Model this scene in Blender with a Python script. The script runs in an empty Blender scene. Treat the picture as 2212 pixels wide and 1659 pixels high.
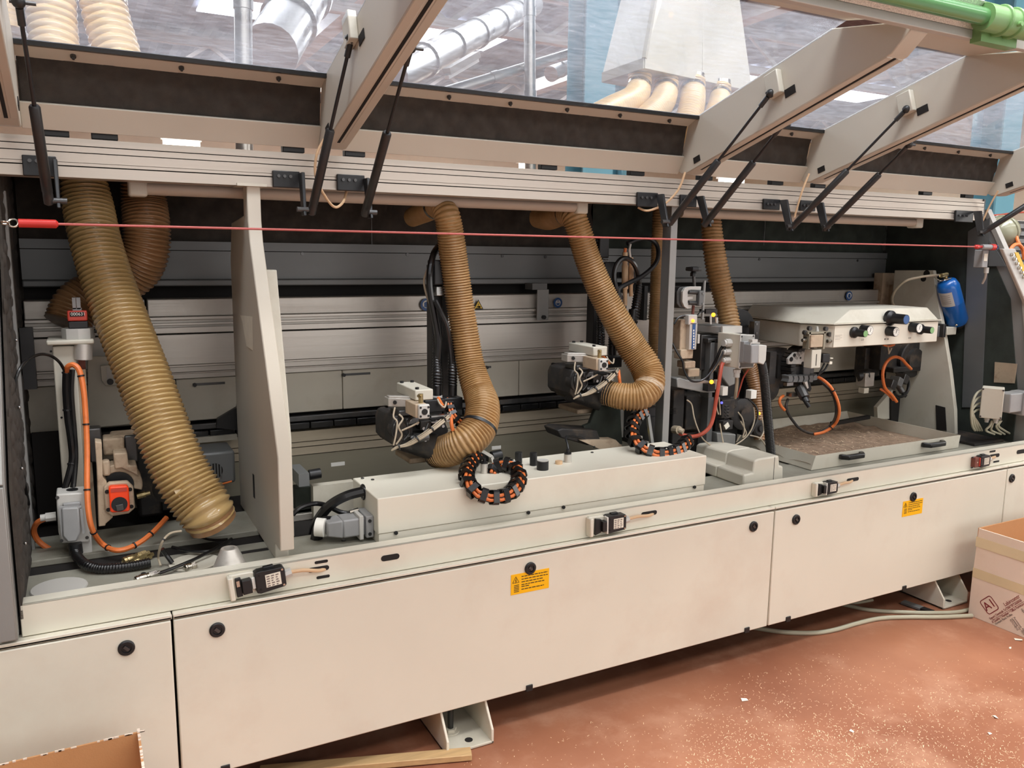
import bpy, bmesh, math, random
from mathutils import Vector as V, Matrix, noise
random.seed(7)
C = bpy.context.scene.collection
sc = bpy.context.scene
pi = math.pi
# ---------------------------------------------------------------- camera (photo frame 2212 x 1659)
FX = 1769.06
YAW, PIT, ROL = math.radians(27.779), math.radians(9.049), math.radians(0.7203)
CAM = V((0.0, -2.0, 1.42))
fw = V((math.sin(YAW)*math.cos(PIT), math.cos(YAW)*math.cos(PIT), -math.sin(PIT)))
rt0 = V((math.cos(YAW), -math.sin(YAW), 0)); up0 = rt0.cross(fw)
rt = rt0*math.cos(ROL)+up0*math.sin(ROL); up = -rt0*math.sin(ROL)+up0*math.cos(ROL)
cd = bpy.data.cameras.new('camera'); cam = bpy.data.objects.new('camera', cd); C.objects.link(cam)
cd.sensor_fit = 'HORIZONTAL'; cd.sensor_width = 36; cd.lens = FX/2212*36; cd.clip_start = .05; cd.clip_end = 200
cam.matrix_world = Matrix(((rt.x, up.x, -fw.x, CAM.x), (rt.y, up.y, -fw.y, CAM.y), (rt.z, up.z, -fw.z, CAM.z), (0, 0, 0, 1)))
sc.camera = cam
def ray(px, py): return (fw*FX+rt*(px-1106)-up*(py-829.5)).normalized()
def P(px, py, Y): d = ray(px, py); return CAM+d*((Y-CAM.y)/d.y)
def PZ(px, py, Z): d = ray(px, py); return CAM+d*((Z-CAM.z)/d.z)
def PX(px, py, X): d = ray(px, py); return CAM+d*((X-CAM.x)/d.x)
def dep(p): return (V(p)-CAM).dot(fw)
def wpx(p, n): return n*dep(p)/FX          # size in metres of n photo pixels at p
# ---------------------------------------------------------------- look
sc.view_settings.view_transform = 'Standard'; sc.view_settings.look = 'None'
sc.view_settings.gamma = 1; sc.view_settings.use_curve_mapping = False
sc.view_settings.exposure = 0.08
w = bpy.data.worlds.new('world'); sc.world = w; w.use_nodes = True
w.node_tree.nodes['Background'].inputs[0].default_value = (.80, .88, 1, 1)
w.node_tree.nodes['Background'].inputs[1].default_value = .6
sc.cycles.max_bounces = 7; sc.cycles.diffuse_bounces = 4; sc.cycles.glossy_bounces = 3; sc.cycles.transparent_max_bounces = 12
sc.cycles.sample_clamp_indirect = 6; sc.cycles.caustics_reflective = False; sc.cycles.caustics_refractive = False
sc.cycles.use_denoising = True
def area(name, loc, size, energy, col=(1, 1, 1), to=None, spread=None):
    l = bpy.data.lights.new(name, 'AREA'); l.shape = 'RECTANGLE'; l.size, l.size_y = size; l.energy = energy; l.color = col
    if spread: l.spread = spread
    o = bpy.data.objects.new(name, l); C.objects.link(o); o.location = loc
    d = (V(to) if to else V(loc)-V((0, 0, 1)))-V(loc)
    o.rotation_euler = d.to_track_quat('-Z', 'Y').to_euler(); return o
WARM = (1, .985, .945); COOL = (.90, .95, 1)
area('skylight_daylight_front', (2.0, -1.75, 6.05), (9, 1.3), 640, WARM)
area('skylight_daylight_hall', (4, -5.5, 6.05), (14, 1.6), 420, WARM)
area('skylight_daylight_rear', (6, 8, 6.05), (20, 2.2), 900, COOL)
area('skylight_daylight_far', (8, 17, 6.05), (24, 2.2), 1700, COOL)
area('gateway_daylight', (11.5, -3.4, 2.4), (4, 3.4), 190, (1, .97, .93), to=(2.2, .3, 1.0))
area('fill_behind_camera', (2.5, -8.7, 2.6), (9, 3.8), 185, (1, .99, .97), to=(2.0, 0, 1.2))  # added fill lamp, brightens the machine interior from the front
# ---------------------------------------------------------------- materials
def lin(c):
    return tuple(((x/255)/12.92 if x <= 10 else (((x/255)+.055)/1.055)**2.4) for x in c)+(1,)
MT = {}
def mk(name, col, rough=.5, metal=0., var=0., vs=6., st=(1, 1, 1), bump=0., bs=200., dirt=None, ds=3., da=.0, coat=0., trans=0., emit=0., spec=.5, vor=False, alpha=1.):
    m = bpy.data.materials.new(name); m.use_nodes = True; nt = m.node_tree; N, L = nt.nodes, nt.links
    b = N['Principled BSDF']; c = lin(col)
    b.inputs['Base Color'].default_value = c; b.inputs['Roughness'].default_value = rough; b.inputs['Metallic'].default_value = metal
    b.inputs['Coat Weight'].default_value = coat; b.inputs['Transmission Weight'].default_value = trans
    b.inputs['Specular IOR Level'].default_value = spec; b.inputs['Alpha'].default_value = alpha
    if emit: b.inputs['Emission Color'].default_value = c; b.inputs['Emission Strength'].default_value = emit
    tc = N.new('ShaderNodeTexCoord'); mp = N.new('ShaderNodeMapping'); mp.inputs['Scale'].default_value = st
    L.new(tc.outputs['Object'], mp.inputs[0]); src = None
    if var:
        n = N.new('ShaderNodeTexNoise'); n.inputs['Scale'].default_value = vs; n.inputs['Detail'].default_value = 6; L.new(mp.outputs[0], n.inputs[0])
        r = N.new('ShaderNodeMapRange'); r.inputs[1].default_value = .3; r.inputs[2].default_value = .7
        r.inputs[3].default_value = 1-var; r.inputs[4].default_value = 1+var; L.new(n.outputs[0], r.inputs[0])
        mx = N.new('ShaderNodeMix'); mx.data_type = 'RGBA'; mx.blend_type = 'MULTIPLY'; mx.inputs[0].default_value = 1
        mx.inputs[6].default_value = c; L.new(r.outputs[0], mx.inputs[7]); src = mx.outputs[2]
        if metal > .3:
            r2 = N.new('ShaderNodeMapRange'); r2.inputs[1].default_value = .3; r2.inputs[2].default_value = .7
            r2.inputs[3].default_value = max(.05, rough-.12); r2.inputs[4].default_value = min(1, rough+.12)
            L.new(n.outputs[0], r2.inputs[0]); L.new(r2.outputs[0], b.inputs['Roughness'])
    if dirt:
        n = N.new('ShaderNodeTexNoise'); n.inputs['Scale'].default_value = ds; n.inputs['Detail'].default_value = 8; n.inputs['Roughness'].default_value = .65
        L.new(tc.outputs['Object'], n.inputs[0])
        r = N.new('ShaderNodeMapRange'); r.inputs[1].default_value = .5; r.inputs[2].default_value = .72; r.inputs[3].default_value = 0; r.inputs[4].default_value = da
        L.new(n.outputs[0], r.inputs[0])
        mx = N.new('ShaderNodeMix'); mx.data_type = 'RGBA'; L.new(r.outputs[0], mx.inputs[0])
        if src: L.new(src, mx.inputs[6])
        else: mx.inputs[6].default_value = c
        mx.inputs[7].default_value = lin(dirt); src = mx.outputs[2]
    if src: L.new(src, b.inputs['Base Color'])
    if bump:
        n = N.new('ShaderNodeTexVoronoi' if vor else 'ShaderNodeTexNoise'); n.inputs['Scale'].default_value = bs; L.new(mp.outputs[0], n.inputs[0])
        bp_ = N.new('ShaderNodeBump'); bp_.inputs['Strength'].default_value = bump; bp_.inputs['Distance'].default_value = .004
        L.new(n.outputs[0], bp_.inputs['Height']); L.new(bp_.outputs[0], b.inputs['Normal'])
    MT[name] = m; return m
mk('cream', (226, 221, 205), .42, var=.03, vs=3, bump=.05, bs=900, dirt=(196, 170, 150), ds=2.3, da=.28)
mk('cream_in', (206, 201, 186), .5, var=.05, vs=5, bump=.05, bs=700, dirt=(150, 135, 110), ds=5, da=.35)
mk('cream_dusty', (190, 170, 145), .7, var=.12, vs=14, bump=.15, bs=300, dirt=(120, 88, 66), ds=16, da=.75)
mk('taupe', (204, 197, 182), .5, var=.03, vs=4, bump=.06, bs=800)
mk('rail_alu', (190, 180, 168), .45, .5, var=.05, vs=3, st=(.4, 60, 140))
mk('alu', (206, 201, 193), .40, .5, var=.05, vs=3, st=(.4, 60, 140))
mk('alu_worn', (196, 191, 183), .42, .5, var=.07, vs=3, st=(.5, 40, 90), dirt=(130, 122, 110), ds=4, da=.35)
mk('steel', (170, 170, 168), .3, 1., var=.1, vs=20)
mk('steel_dark', (92, 92, 92), .4, .8, var=.2, vs=20, dirt=(80, 66, 52), ds=20, da=.5)
mk('olive_grey', (148, 142, 124), .5, .1, var=.06, vs=4, st=(.5, 4, 8))
mk('beam_beige', (190, 178, 156), .45, .3, var=.06, vs=4, st=(.5, 10, 30))
mk('bed_grey', (146, 144, 132), .6, var=.1, vs=10, bump=.1, bs=300, dirt=(120, 112, 96), ds=8, da=.5)
mk('grey_panel', (112, 114, 114), .5, .25, var=.08, vs=3, st=(1, 1, 3))
mk('post_grey', (150, 150, 147), .45, .3, var=.05, vs=4, bump=.05, bs=600)
mk('foam', (66, 60, 54), .95, var=.2, vs=30, bump=.5, bs=900)
mk('foam_green', (54, 60, 54), .95, var=.25, vs=14, bump=.5, bs=700)
mk('black', (24, 25, 27), .42, var=.1, vs=30)
mk('black_dusty', (40, 38, 37), .6, var=.3, vs=18, dirt=(105, 88, 70), ds=14, da=.6)
mk('rubber', (18, 18, 19), .3, coat=.2)
mk('strut_black', (40, 40, 40), .38, var=.1, vs=20, dirt=(70, 64, 58), ds=30, da=.3)
mk('hose_amber', (174, 146, 98), .26, var=.08, vs=9, coat=.5, dirt=(180, 150, 95), ds=7, da=.5)
mk('hose_tan', (164, 128, 82), .45, var=.16, vs=12, coat=.1, dirt=(190, 160, 120), ds=60, da=.4)
mk('hose_brown', (152, 114, 78), .35, var=.15, vs=9, coat=.3)
mk('hose_pale', (214, 182, 132), .35, var=.1, vs=9, coat=.3)
mk('orange', (226, 122, 62), .45, var=.06, vs=30, dirt=(150, 70, 40), ds=25, da=.4)
mk('red_cable', (176, 78, 58), .45, var=.1, vs=30)
mk('orange_bright', (255, 70, 20), .35)
mk('red', (205, 50, 44), .4)
mk('red_counter', (196, 66, 50), .35)
mk('pink_cord', (198, 104, 98), .45)
mk('beige_cable', (212, 178, 140), .45)
mk('grey_cable', (176, 172, 150), .5, var=.05)
mk('wire_pale', (176, 162, 140), .5, var=.1, vs=40)
mk('conduit_pipe', (186, 172, 156), .45, var=.03)
mk('grey_plastic', (150, 150, 150), .45, var=.05, vs=20, bump=.1, bs=900)
mk('grey_light', (196, 194, 188), .45)
mk('white', (238, 236, 228), .5)
mk('paper', (232, 226, 210), .7, var=.04, vs=40)
mk('ink', (30, 28, 28), .7)
mk('ink_red', (120, 30, 40), .7)
mk('ink_grey', (120, 108, 104), .7)
mk('yellow', (255, 190, 0), .45)
mk('sign_yellow', (226, 186, 60), .5)
mk('sign_blue', (48, 86, 140), .45)
mk('blue_tank', (20, 96, 176), .28, coat=.4, var=.05)
mk('brass', (182, 164, 120), .3, .9, var=.1, vs=40)
mk('nickel', (196, 190, 178), .22, 1., var=.08, vs=40)
mk('lamp_orange', (255, 150, 30), .4, emit=4.)
mk('lamp_yellow', (255, 220, 60), .4, emit=2.5)
mk('lamp_blue', (110, 110, 255), .4, emit=1.2)
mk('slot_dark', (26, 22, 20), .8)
mk('wood', (196, 162, 116), .6, var=.12, vs=3, st=(2, 30, 30))
mk('cardboard', (190, 138, 92), .8, var=.06, vs=8, bump=.1, bs=300, dirt=(150, 104, 64), ds=4, da=.35)
mk('card_white', (224, 206, 190), .75, var=.04, vs=6, dirt=(206, 186, 160), ds=4, da=.5)
mk('tape', (214, 196, 160), .25, coat=.5, var=.05)
mk('dust', (140, 118, 98), .95, var=.25, vs=45, bump=.6, bs=160)
mk('chip', (190, 168, 140), .9, var=.3, vs=90)
mk('shaving', (240, 214, 178), .8, var=.1, vs=50)
mk('green_tube', (96, 150, 96), .25, coat=.5)
mk('green_clamp', (128, 172, 112), .4, coat=.2)
mk('sphere_grey', (150, 150, 128), .25, coat=.4)
mk('teal', (110, 168, 186), .6, var=.06, vs=3)
mk('wall_cream', (240, 228, 204), .8, var=.05, vs=2)
mk('wall_grey', (150, 142, 140), .8, var=.08, vs=1)
mk('roof_sheet', (120, 118, 128), .6, .2, var=.15, vs=2, st=(1, 8, 1))
mk('truss', (178, 168, 158), .6, var=.08)
mk('duct', (176, 172, 166), .35, .8, var=.12, vs=4)
mk('funnel', (190, 184, 170), .45, .2, var=.08, vs=3)
mk('skylight', (236, 244, 255), .5, emit=5.)
mk('lit_window', (255, 250, 235), .5, emit=5.)
mk('tape_brown', (120, 70, 60), .8, var=.2, vs=60)
mk('speckle', (222, 222, 212), .35, .3, var=.3, vs=300)
def pane_mat():
    m = bpy.data.materials.new('acrylic'); m.use_nodes = True; nt = m.node_tree; N, L = nt.nodes, nt.links
    N.remove(N['Principled BSDF']); out = N['Material Output']
    def node(t, **k):
        n = N.new(t)
        for a, b in k.items(): n.inputs[a].default_value = b
        return n
    tc = N.new('ShaderNodeTexCoord'); mp = N.new('ShaderNodeMapping'); mp.inputs['Scale'].default_value = (2, 9, 9); mp.inputs['Rotation'].default_value = (0, 0, .5)
    L.new(tc.outputs['Object'], mp.inputs[0])
    n = node('ShaderNodeTexNoise', Scale=9, Detail=10, Roughness=.7); L.new(mp.outputs[0], n.inputs[0])
    n2 = node('ShaderNodeTexNoise', Scale=2.2, Detail=3); L.new(tc.outputs['Object'], n2.inputs[0])
    a = N.new('ShaderNodeMath'); a.operation = 'MULTIPLY'; L.new(n.outputs[0], a.inputs[0]); L.new(n2.outputs[0], a.inputs[1])
    r = N.new('ShaderNodeMapRange'); r.inputs[1].default_value = .12; r.inputs[2].default_value = .42; r.inputs[3].default_value = .10; r.inputs[4].default_value = .42; L.new(a.outputs[0], r.inputs[0])
    tr = node('ShaderNodeBsdfTransparent', Color=(.94, .96, 1, 1)); tl = node('ShaderNodeBsdfTranslucent', Color=lin((214, 218, 230))); gl = node('ShaderNodeBsdfGlossy', Color=(.9, .93, 1, 1), Roughness=.12)
    m1 = node('ShaderNodeMixShader', Fac=.12); L.new(tl.outputs[0], m1.inputs[1]); L.new(gl.outputs[0], m1.inputs[2])
    m2 = N.new('ShaderNodeMixShader'); L.new(r.outputs[0], m2.inputs[0]); L.new(tr.outputs[0], m2.inputs[1]); L.new(m1.outputs[0], m2.inputs[2])
    fr = node('ShaderNodeFresnel', IOR=1.3); gl2 = node('ShaderNodeBsdfGlossy', Color=(1, 1, 1, 1), Roughness=.05); m3 = N.new('ShaderNodeMixShader')
    L.new(fr.outputs[0], m3.inputs[0]); L.new(m2.outputs[0], m3.inputs[1]); L.new(gl2.outputs[0], m3.inputs[2]); L.new(m3.outputs[0], out.inputs[0]); MT['acrylic'] = m
    m = bpy.data.materials.new('acrylic_clear'); m.use_nodes = True; nt = m.node_tree; nt.nodes.remove(nt.nodes['Principled BSDF']); t_ = nt.nodes.new('ShaderNodeBsdfTransparent'); t_.inputs[0].default_value = (.97, .98, 1, 1); nt.links.new(t_.outputs[0], nt.nodes['Material Output'].inputs[0]); MT['acrylic_clear'] = m
pane_mat()
def floor_mat():
    m = bpy.data.materials.new('floor_paint'); m.use_nodes = True; nt = m.node_tree; N, L = nt.nodes, nt.links
    b = N['Principled BSDF']; tc = N.new('ShaderNodeTexCoord')
    def nz(s, d, ro=.6):
        n = N.new('ShaderNodeTexNoise'); n.inputs['Scale'].default_value = s; n.inputs['Detail'].default_value = d; n.inputs['Roughness'].default_value = ro
        L.new(tc.outputs['Object'], n.inputs[0]); return n
    def ramp(n, lo, hi, c0, c1):
        r = N.new('ShaderNodeValToRGB'); r.color_ramp.elements[0].position = lo; r.color_ramp.elements[1].position = hi
        r.color_ramp.elements[0].color = c0; r.color_ramp.elements[1].color = c1; L.new(n.outputs[0], r.inputs[0]); return r
    r1 = ramp(nz(1.6, 5), .3, .75, lin((134, 82, 60)), lin((168, 114, 86)))
    r2 = ramp(nz(4.5, 9, .7), .48, .8, (0, 0, 0, 1), (1, 1, 1, 1))
    mx = N.new('ShaderNodeMix'); mx.data_type = 'RGBA'; L.new(r2.outputs[0], mx.inputs[0]); L.new(r1.outputs[0], mx.inputs[6]); mx.inputs[7].default_value = lin((184, 138, 112))
    L.new(mx.outputs[2], b.inputs['Base Color'])
    rr = ramp(nz(3, 4), .3, .7, (.3, .3, .3, 1), (.55, .55, .55, 1)); L.new(rr.outputs[0], b.inputs['Roughness'])
    bp_ = N.new('ShaderNodeBump'); bp_.inputs['Strength'].default_value = .06; L.new(nz(60, 4).outputs[0], bp_.inputs['Height']); L.new(bp_.outputs[0], b.inputs['Normal'])
    MT['floor_paint'] = m
floor_mat()
# ---------------------------------------------------------------- mesh helpers
OFF = {}
class M:
    def __init__(s): s.v = []; s.f = []
    def add(s, vs, fs):
        o = len(s.v); s.v += [V(x) for x in vs]; s.f += [tuple(i+o for i in f) for f in fs]; return s
    def hexa(s, p):      # 8 points: bottom ring then top ring
        return s.add(p, [(3, 2, 1, 0), (4, 5, 6, 7), (0, 1, 5, 4), (1, 2, 6, 5), (2, 3, 7, 6), (3, 0, 4, 7)])
    def box(s, x0, x1, y0, y1, z0, z1):
        x0, x1 = min(x0, x1), max(x0, x1); y0, y1 = min(y0, y1), max(y0, y1); z0, z1 = min(z0, z1), max(z0, z1)
        return s.hexa([(x0, y0, z0), (x1, y0, z0), (x1, y1, z0), (x0, y1, z0), (x0, y0, z1), (x1, y0, z1), (x1, y1, z1), (x0, y1, z1)])
    def obox(s, c, a, b, d):   # centre and three half axes
        c, a, b, d = V(c), V(a), V(b), V(d)
        return s.hexa([c-a-b-d, c+a-b-d, c+a+b-d, c-a+b-d, c-a-b+d, c+a-b+d, c+a+b+d, c-a+b+d])
    def beam(s, p, q, w_, h, upv=(0, 0, 1)):
        p, q = V(p), V(q); d = (q-p); t = d.normalized(); sx = t.cross(V(upv)).normalized(); uz = sx.cross(t)
        return s.obox((p+q)/2, d/2, sx*w_/2, uz*h/2)
    def bp(s, xl, yt, xr, yb, Y, d):    # box whose front face has photo corners (xl,yb)-(xr,yt) at depth Y
        a, b = P(xl, yb, Y), P(xr, yt, Y); return s.box(a.x, b.x, Y, Y+d, a.z, b.z)
    def ring(s, c, t, r, n, ph=0):
        t = V(t).normalized(); a = t.orthogonal().normalized(); b = t.cross(a)
        return [V(c)+(a*math.cos(ph+2*pi*i/n)+b*math.sin(ph+2*pi*i/n))*r for i in range(n)]
    def loft(s, rings, cap=True, closed=False):
        n = len(rings[0]); o = len(s.v)
        for r in rings: s.v += [V(x) for x in r]
        k = len(rings)
        for j in range(k if closed else k-1):
            for i in range(n):
                a = o+j*n+i; b = o+j*n+(i+1) % n; j2 = (j+1) % k; s.f.append((a, b, o+j2*n+(i+1) % n, o+j2*n+i))
        if cap and not closed: s.f.append(tuple(o+i for i in range(n))[::-1]); s.f.append(tuple(o+(k-1)*n+i for i in range(n)))
        return s
    def cyl(s, p, q, r0, r1=None, n=16, ph=0):
        p, q = V(p), V(q); r1 = r0 if r1 is None else r1; t = q-p; a = t.normalized().orthogonal().normalized(); b = t.normalized().cross(a)
        R = lambda c, r: [c+(a*math.cos(ph+2*pi*i/n)+b*math.sin(ph+2*pi*i/n))*r for i in range(n)]
        return s.loft([R(p, r0), R(q, r1)])
    def lathe(s, p, ax, prof, n=20):    # prof: (radius, height along ax)
        p, ax = V(p), V(ax).normalized(); a = ax.orthogonal().normalized(); b = ax.cross(a)
        return s.loft([[p+ax*h+(a*math.cos(2*pi*i/n)+b*math.sin(2*pi*i/n))*max(r, 1e-5) for i in range(n)] for r, h in prof])
    def ball(s, c, r, n=14):
        return s.lathe(V(c)-V((0, 0, r)), (0, 0, 1), [(r*math.sin(pi*k/8), r-r*math.cos(pi*k/8)) for k in range(9)], n)
    def prism(s, poly, vec):
        n = len(poly); vec = V(vec); o = len(s.v); s.v += [V(x) for x in poly]+[V(x)+vec for x in poly]
        s.f.append(tuple(range(o, o+n))); s.f.append(tuple(range(o+2*n-1, o+n-1, -1)))
        for i in range(n): j = (i+1) % n; s.f.append((o+j, o+i, o+n+i, o+n+j))
        return s
    def tube(s, pts, r, n=8, closed=False, mod=None):
        pts = [V(p) for p in pts]; k = len(pts); rr = r if isinstance(r, (list, tuple)) else [r]*k
        T = [(pts[(i+1) % k if closed else min(i+1, k-1)]-pts[(i-1) % k if closed else max(i-1, 0)]).normalized() for i in range(k)]
        a = T[0].orthogonal().normalized(); rings = []
        for i in range(k):
            a = (a-T[i]*a.dot(T[i])).normalized(); b = T[i].cross(a)
            rings.append([pts[i]+(a*math.cos(2*pi*j/n)+b*math.sin(2*pi*j/n))*(rr[i] if mod is None else rr[i]*mod(i, j/n)) for j in range(n)])
        return s.loft(rings, closed=closed)
    def torus(s, c, ax, R, r, a0=0, a1=2*pi, n=24, m=8, ref=None):
        ax = V(ax).normalized(); a = (V(ref)-ax*V(ref).dot(ax)).normalized() if ref else ax.orthogonal().normalized(); b = ax.cross(a); full = abs(a1-a0-2*pi) < 1e-4
        pts = [V(c)+(a*math.cos(t)+b*math.sin(t))*R for t in [a0+(a1-a0)*i/(n if full else n-1) for i in range(n)]]
        return s.tube(pts, r, m, closed=full)
    def obj(s, name, mat, parent=None, bev=0., ang=35, kind=None, seg=2):
        me = bpy.data.meshes.new(name); 
        if parent is None:
            xs = [p.x for p in s.v]; ys = [p.y for p in s.v]; o = V(((min(xs)+max(xs))/2, (min(ys)+max(ys))/2, min(p.z for p in s.v)))
        else: o = OFF[parent.name]
        me.from_pydata([tuple(p-o) for p in s.v], [], s.f); me.update()
        bm = bmesh.new(); bm.from_mesh(me); bmesh.ops.recalc_face_normals(bm, faces=bm.faces); bm.to_mesh(me); bm.free()
        me.materials.append(MT[mat]); me.shade_smooth(); me.set_sharp_from_angle(angle=math.radians(ang))
        ob = bpy.data.objects.new(name, me); C.objects.link(ob)
        if parent is None: ob.location = o; OFF[ob.name] = o
        else: ob.parent = parent; OFF[ob.name] = o
        if bev:
            mo = ob.modifiers.new('bevel', 'BEVEL'); mo.width = bev; mo.segments = seg; mo.limit_method = 'ANGLE'; mo.angle_limit = math.radians(40); mo.harden_normals = False
        if kind: ob['kind'] = kind
        return ob
def tag(o, label, cat, group=None):
    o['label'] = label; o['category'] = cat
    if group: o['group'] = group
    return o
def T(name, label, cat, loc, group=None):
    o = bpy.data.objects.new(name, None); C.objects.link(o); o.location = loc; OFF[o.name] = V(loc); o.empty_display_size = .05
    return tag(o, label, cat, group)
def S(m, name, mat, parent=None, bev=0., ang=35):
    o = m.obj(name, mat, parent, bev, ang)
    if parent is None: o['kind'] = 'structure'
    return o
def dup(root, delta, label=None):
    r = root.copy(); C.objects.link(r); r.location = root.location+V(delta)
    if label: r['label'] = label
    for ch in list(root.children):
        c = ch.copy(); C.objects.link(c); c.parent = r
        for g in list(ch.children):
            d = g.copy(); C.objects.link(d); d.parent = c
    return r
def cr(pts, k=8):          # Catmull-Rom through tuples of any length
    out = []; n = len(pts); p = [tuple(q) for q in pts]
    for i in range(n-1):
        a, b, c, d = p[max(i-1, 0)], p[i], p[i+1], p[min(i+2, n-1)]
        for j in range(k):
            t = j/k; out.append(tuple(.5*(2*y+(z-x)*t+(2*x-5*y+4*z-q)*t*t+(3*y-x-3*z+q)*t**3) for x, y, z, q in zip(a, b, c, d)))
    out.append(p[-1]); return out
def even(pts, step):       # resample list of (Vector, radius) evenly
    cum = [0.]
    for i in range(1, len(pts)): cum.append(cum[-1]+(pts[i][0]-pts[i-1][0]).length)
    n = max(2, int(cum[-1]/step)); out = []; k = 1
    for i in range(n+1):
        s_ = cum[-1]*i/n
        while k < len(pts)-1 and cum[k] < s_: k += 1
        t = (s_-cum[k-1])/max(1e-9, cum[k]-cum[k-1]); out.append((pts[k-1][0].lerp(pts[k][0], t), pts[k-1][1]+(pts[k][1]-pts[k-1][1])*t))
    return out
def D(px, py, z=.622): return (px, py, PZ(px, py, z).y)      # photo point lying at height z
def path(pp, k=8):         # photo points (px, py, Y) -> smooth world path
    return [V(q) for q in cr([tuple(P(*p)) for p in pp], k)]
def cable(m, pp, r, n=7, k=7): return m.tube(path(pp, k), r, n)
def hose_mesh(pp, pitch, amp=.075, n=26, spp=5, sharp=1.):
    w_ = [(P(x, y, Y), wpx(P(x, y, Y), h)) for x, y, Y, h in pp]
    sm = [(V(q[:3]), q[3]) for q in cr([tuple(p)+(r,) for p, r in w_], 14)]
    ev = even(sm, pitch/spp); m = M()
    def mod(i, u):
        x = (i/spp+u) % 1; return 1-amp+2*amp*(math.sin(pi*x)**sharp)
    m.tube([p for p, r in ev], [r for p, r in ev], n, mod=mod); return m, sm
def band(m, sm, i, wd, k=1.06, n=22):       # clamp ring round a hose path
    p, r = sm[i]; t = (sm[min(i+1, len(sm)-1)][0]-sm[max(i-1, 0)][0]).normalized()
    m.loft([m.ring(p-t*wd/2, t, r*k, n), m.ring(p+t*wd/2, t, r*k, n)]); return m
def text(s, name, parent, loc, xax, yax, size, mat, ext=.0004, align='LEFT', fit=None):
    cu = bpy.data.curves.new(name, 'FONT'); cu.body = s; cu.size = size; cu.extrude = ext; cu.align_x = align; cu.align_y = 'CENTER'; cu.resolution_u = 3
    q = bpy.data.objects.new(name, cu); C.objects.link(q); dg = bpy.context.evaluated_depsgraph_get(); dg.update()
    me = bpy.data.meshes.new_from_object(q.evaluated_get(dg)); bpy.data.objects.remove(q); me.materials.clear(); me.materials.append(MT[mat])
    o = bpy.data.objects.new(name, me); C.objects.link(o)
    if fit:
        w_ = max(v.co.x for v in me.vertices); k = fit/w_
        for v in me.vertices: v.co.x *= k
    x = V(xax).normalized(); y = V(yax).normalized(); z = x.cross(y); o.parent = parent; l = V(loc)-OFF[parent.name]
    o.matrix_local = Matrix(((x.x, y.x, z.x, l.x), (x.y, y.y, z.y, l.y), (x.z, y.z, z.z, l.z), (0, 0, 0, 1))); OFF[o.name] = OFF[parent.name]; return o
def foam(m, o, u, v, nrm, amp, pitch):      # egg-crate foam sheet from corner o along u, v
    o, u, v, nrm = V(o), V(u), V(v), V(nrm); nu = max(4, int(u.length/pitch*4)); nv = max(3, int(v.length/pitch*4)); b = len(m.v)
    for j in range(nv+1):
        for i in range(nu+1):
            a, c = i/nu*u.length, j/nv*v.length
            h = amp*math.sin(pi*a/pitch)*math.sin(pi*c/pitch); m.v.append(o+u*(i/nu)+v*(j/nv)+nrm*(h+random.uniform(-.1, .1)*amp))
    for j in range(nv):
        for i in range(nu): q = b+j*(nu+1)+i; m.f.append((q, q+1, q+nu+2, q+nu+1))
    return m
# ================================================================ the hall
S(M().box(-14, 26, -9, 27, -.1, 0), 'floor', 'floor_paint')
S(M().box(-14, 26, -9, -1.9, 0, .004), 'floor_bounce_slab', 'wall_grey')  # unseen grey slab, added to neutralise light bounced off the red floor
S(M().box(-14, 26, 26.8, 27, 0, 6.4), 'wall_back', 'wall_cream')
S(M().box(-14.2, -14, -9, 27, 0, 6.4), 'wall_left', 'wall_grey')
S(M().box(26, 26.2, -9, 27, 0, 6.4), 'wall_right', 'wall_cream')
S(M().box(-14, 26, -9.2, -9, 0, 6.4), 'wall_front', 'wall_grey')
m = M()                                   # corrugated roof sheet
n = 400
for i in range(n):
    x0, x1 = -14+40*i/n, -14+40*(i+1)/n; z0 = 6.4+.03*math.sin(i*pi/2*.8); z1 = 6.4+.03*math.sin((i+1)*pi/2*.8)
    m.add([(x0, -9, z0), (x1, -9, z1), (x1, 27, z1), (x0, 27, z0)], [(0, 1, 2, 3)])
ceil = S(m, 'ceiling', 'roof_sheet')
S(M().box(-14, 26, -9, 27, 6.6, 6.7), 'ceiling_deck', 'roof_sheet')
k = 1
for xs, y0, y1 in (((-3.0, 1.0, 5.2, 9.4, 13.6, 18.0), 7.4, 9.0), ((-2.0, 2.5, 6.8, 11.0, 15.5, 20.0), 15.2, 17.0), ((2, 7, 12, 17), 22.5, 23.6), ((-4, .5, 5, 9.5), -3.4, -1.6)):
    for x in xs:
        o = S(M().box(x, x+2.3, y0, y1, 6.30, 6.34), 'window_%d' % k, 'skylight'); k += 1
for x0, x1, z0, z1 in ((-6, -2.5, 2.6, 4.2), (3.8, 6.2, 2.4, 3.6), (9.5, 13, 2.6, 4.2), (17, 20, 2.6, 4.2)):
    o = S(M().box(x0, x1, 26.72, 26.8, z0, z1), 'window_%d' % k, 'lit_window'); k += 1
def truss(y):
    t = T('roof_truss', 'pale steel roof truss spanning the hall, %s' % ('nearest row behind the machine' if y < 7 else 'second row of skylights' if y < 14 else 'farthest row'), 'truss', (6, y, 5.3))
    M().box(-14, 26, y-.09, y+.09, 6.05, 6.25).obj('top_chord', 'truss', t); M().box(-14, 26, y-.09, y+.09, 5.3, 5.46).obj('bottom_chord', 'truss', t)
    for i in range(20):
        x = -14+2*i; M().beam((x, y, 5.4), (x+1, y, 6.1), .08, .08, (0, 1, 0)).obj('brace', 'truss', t); M().beam((x+1, y, 6.1), (x+2, y, 5.4), .08, .08, (0, 1, 0)).obj('brace', 'truss', t)
for y in (5.2, 12, 19): truss(y)
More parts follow.
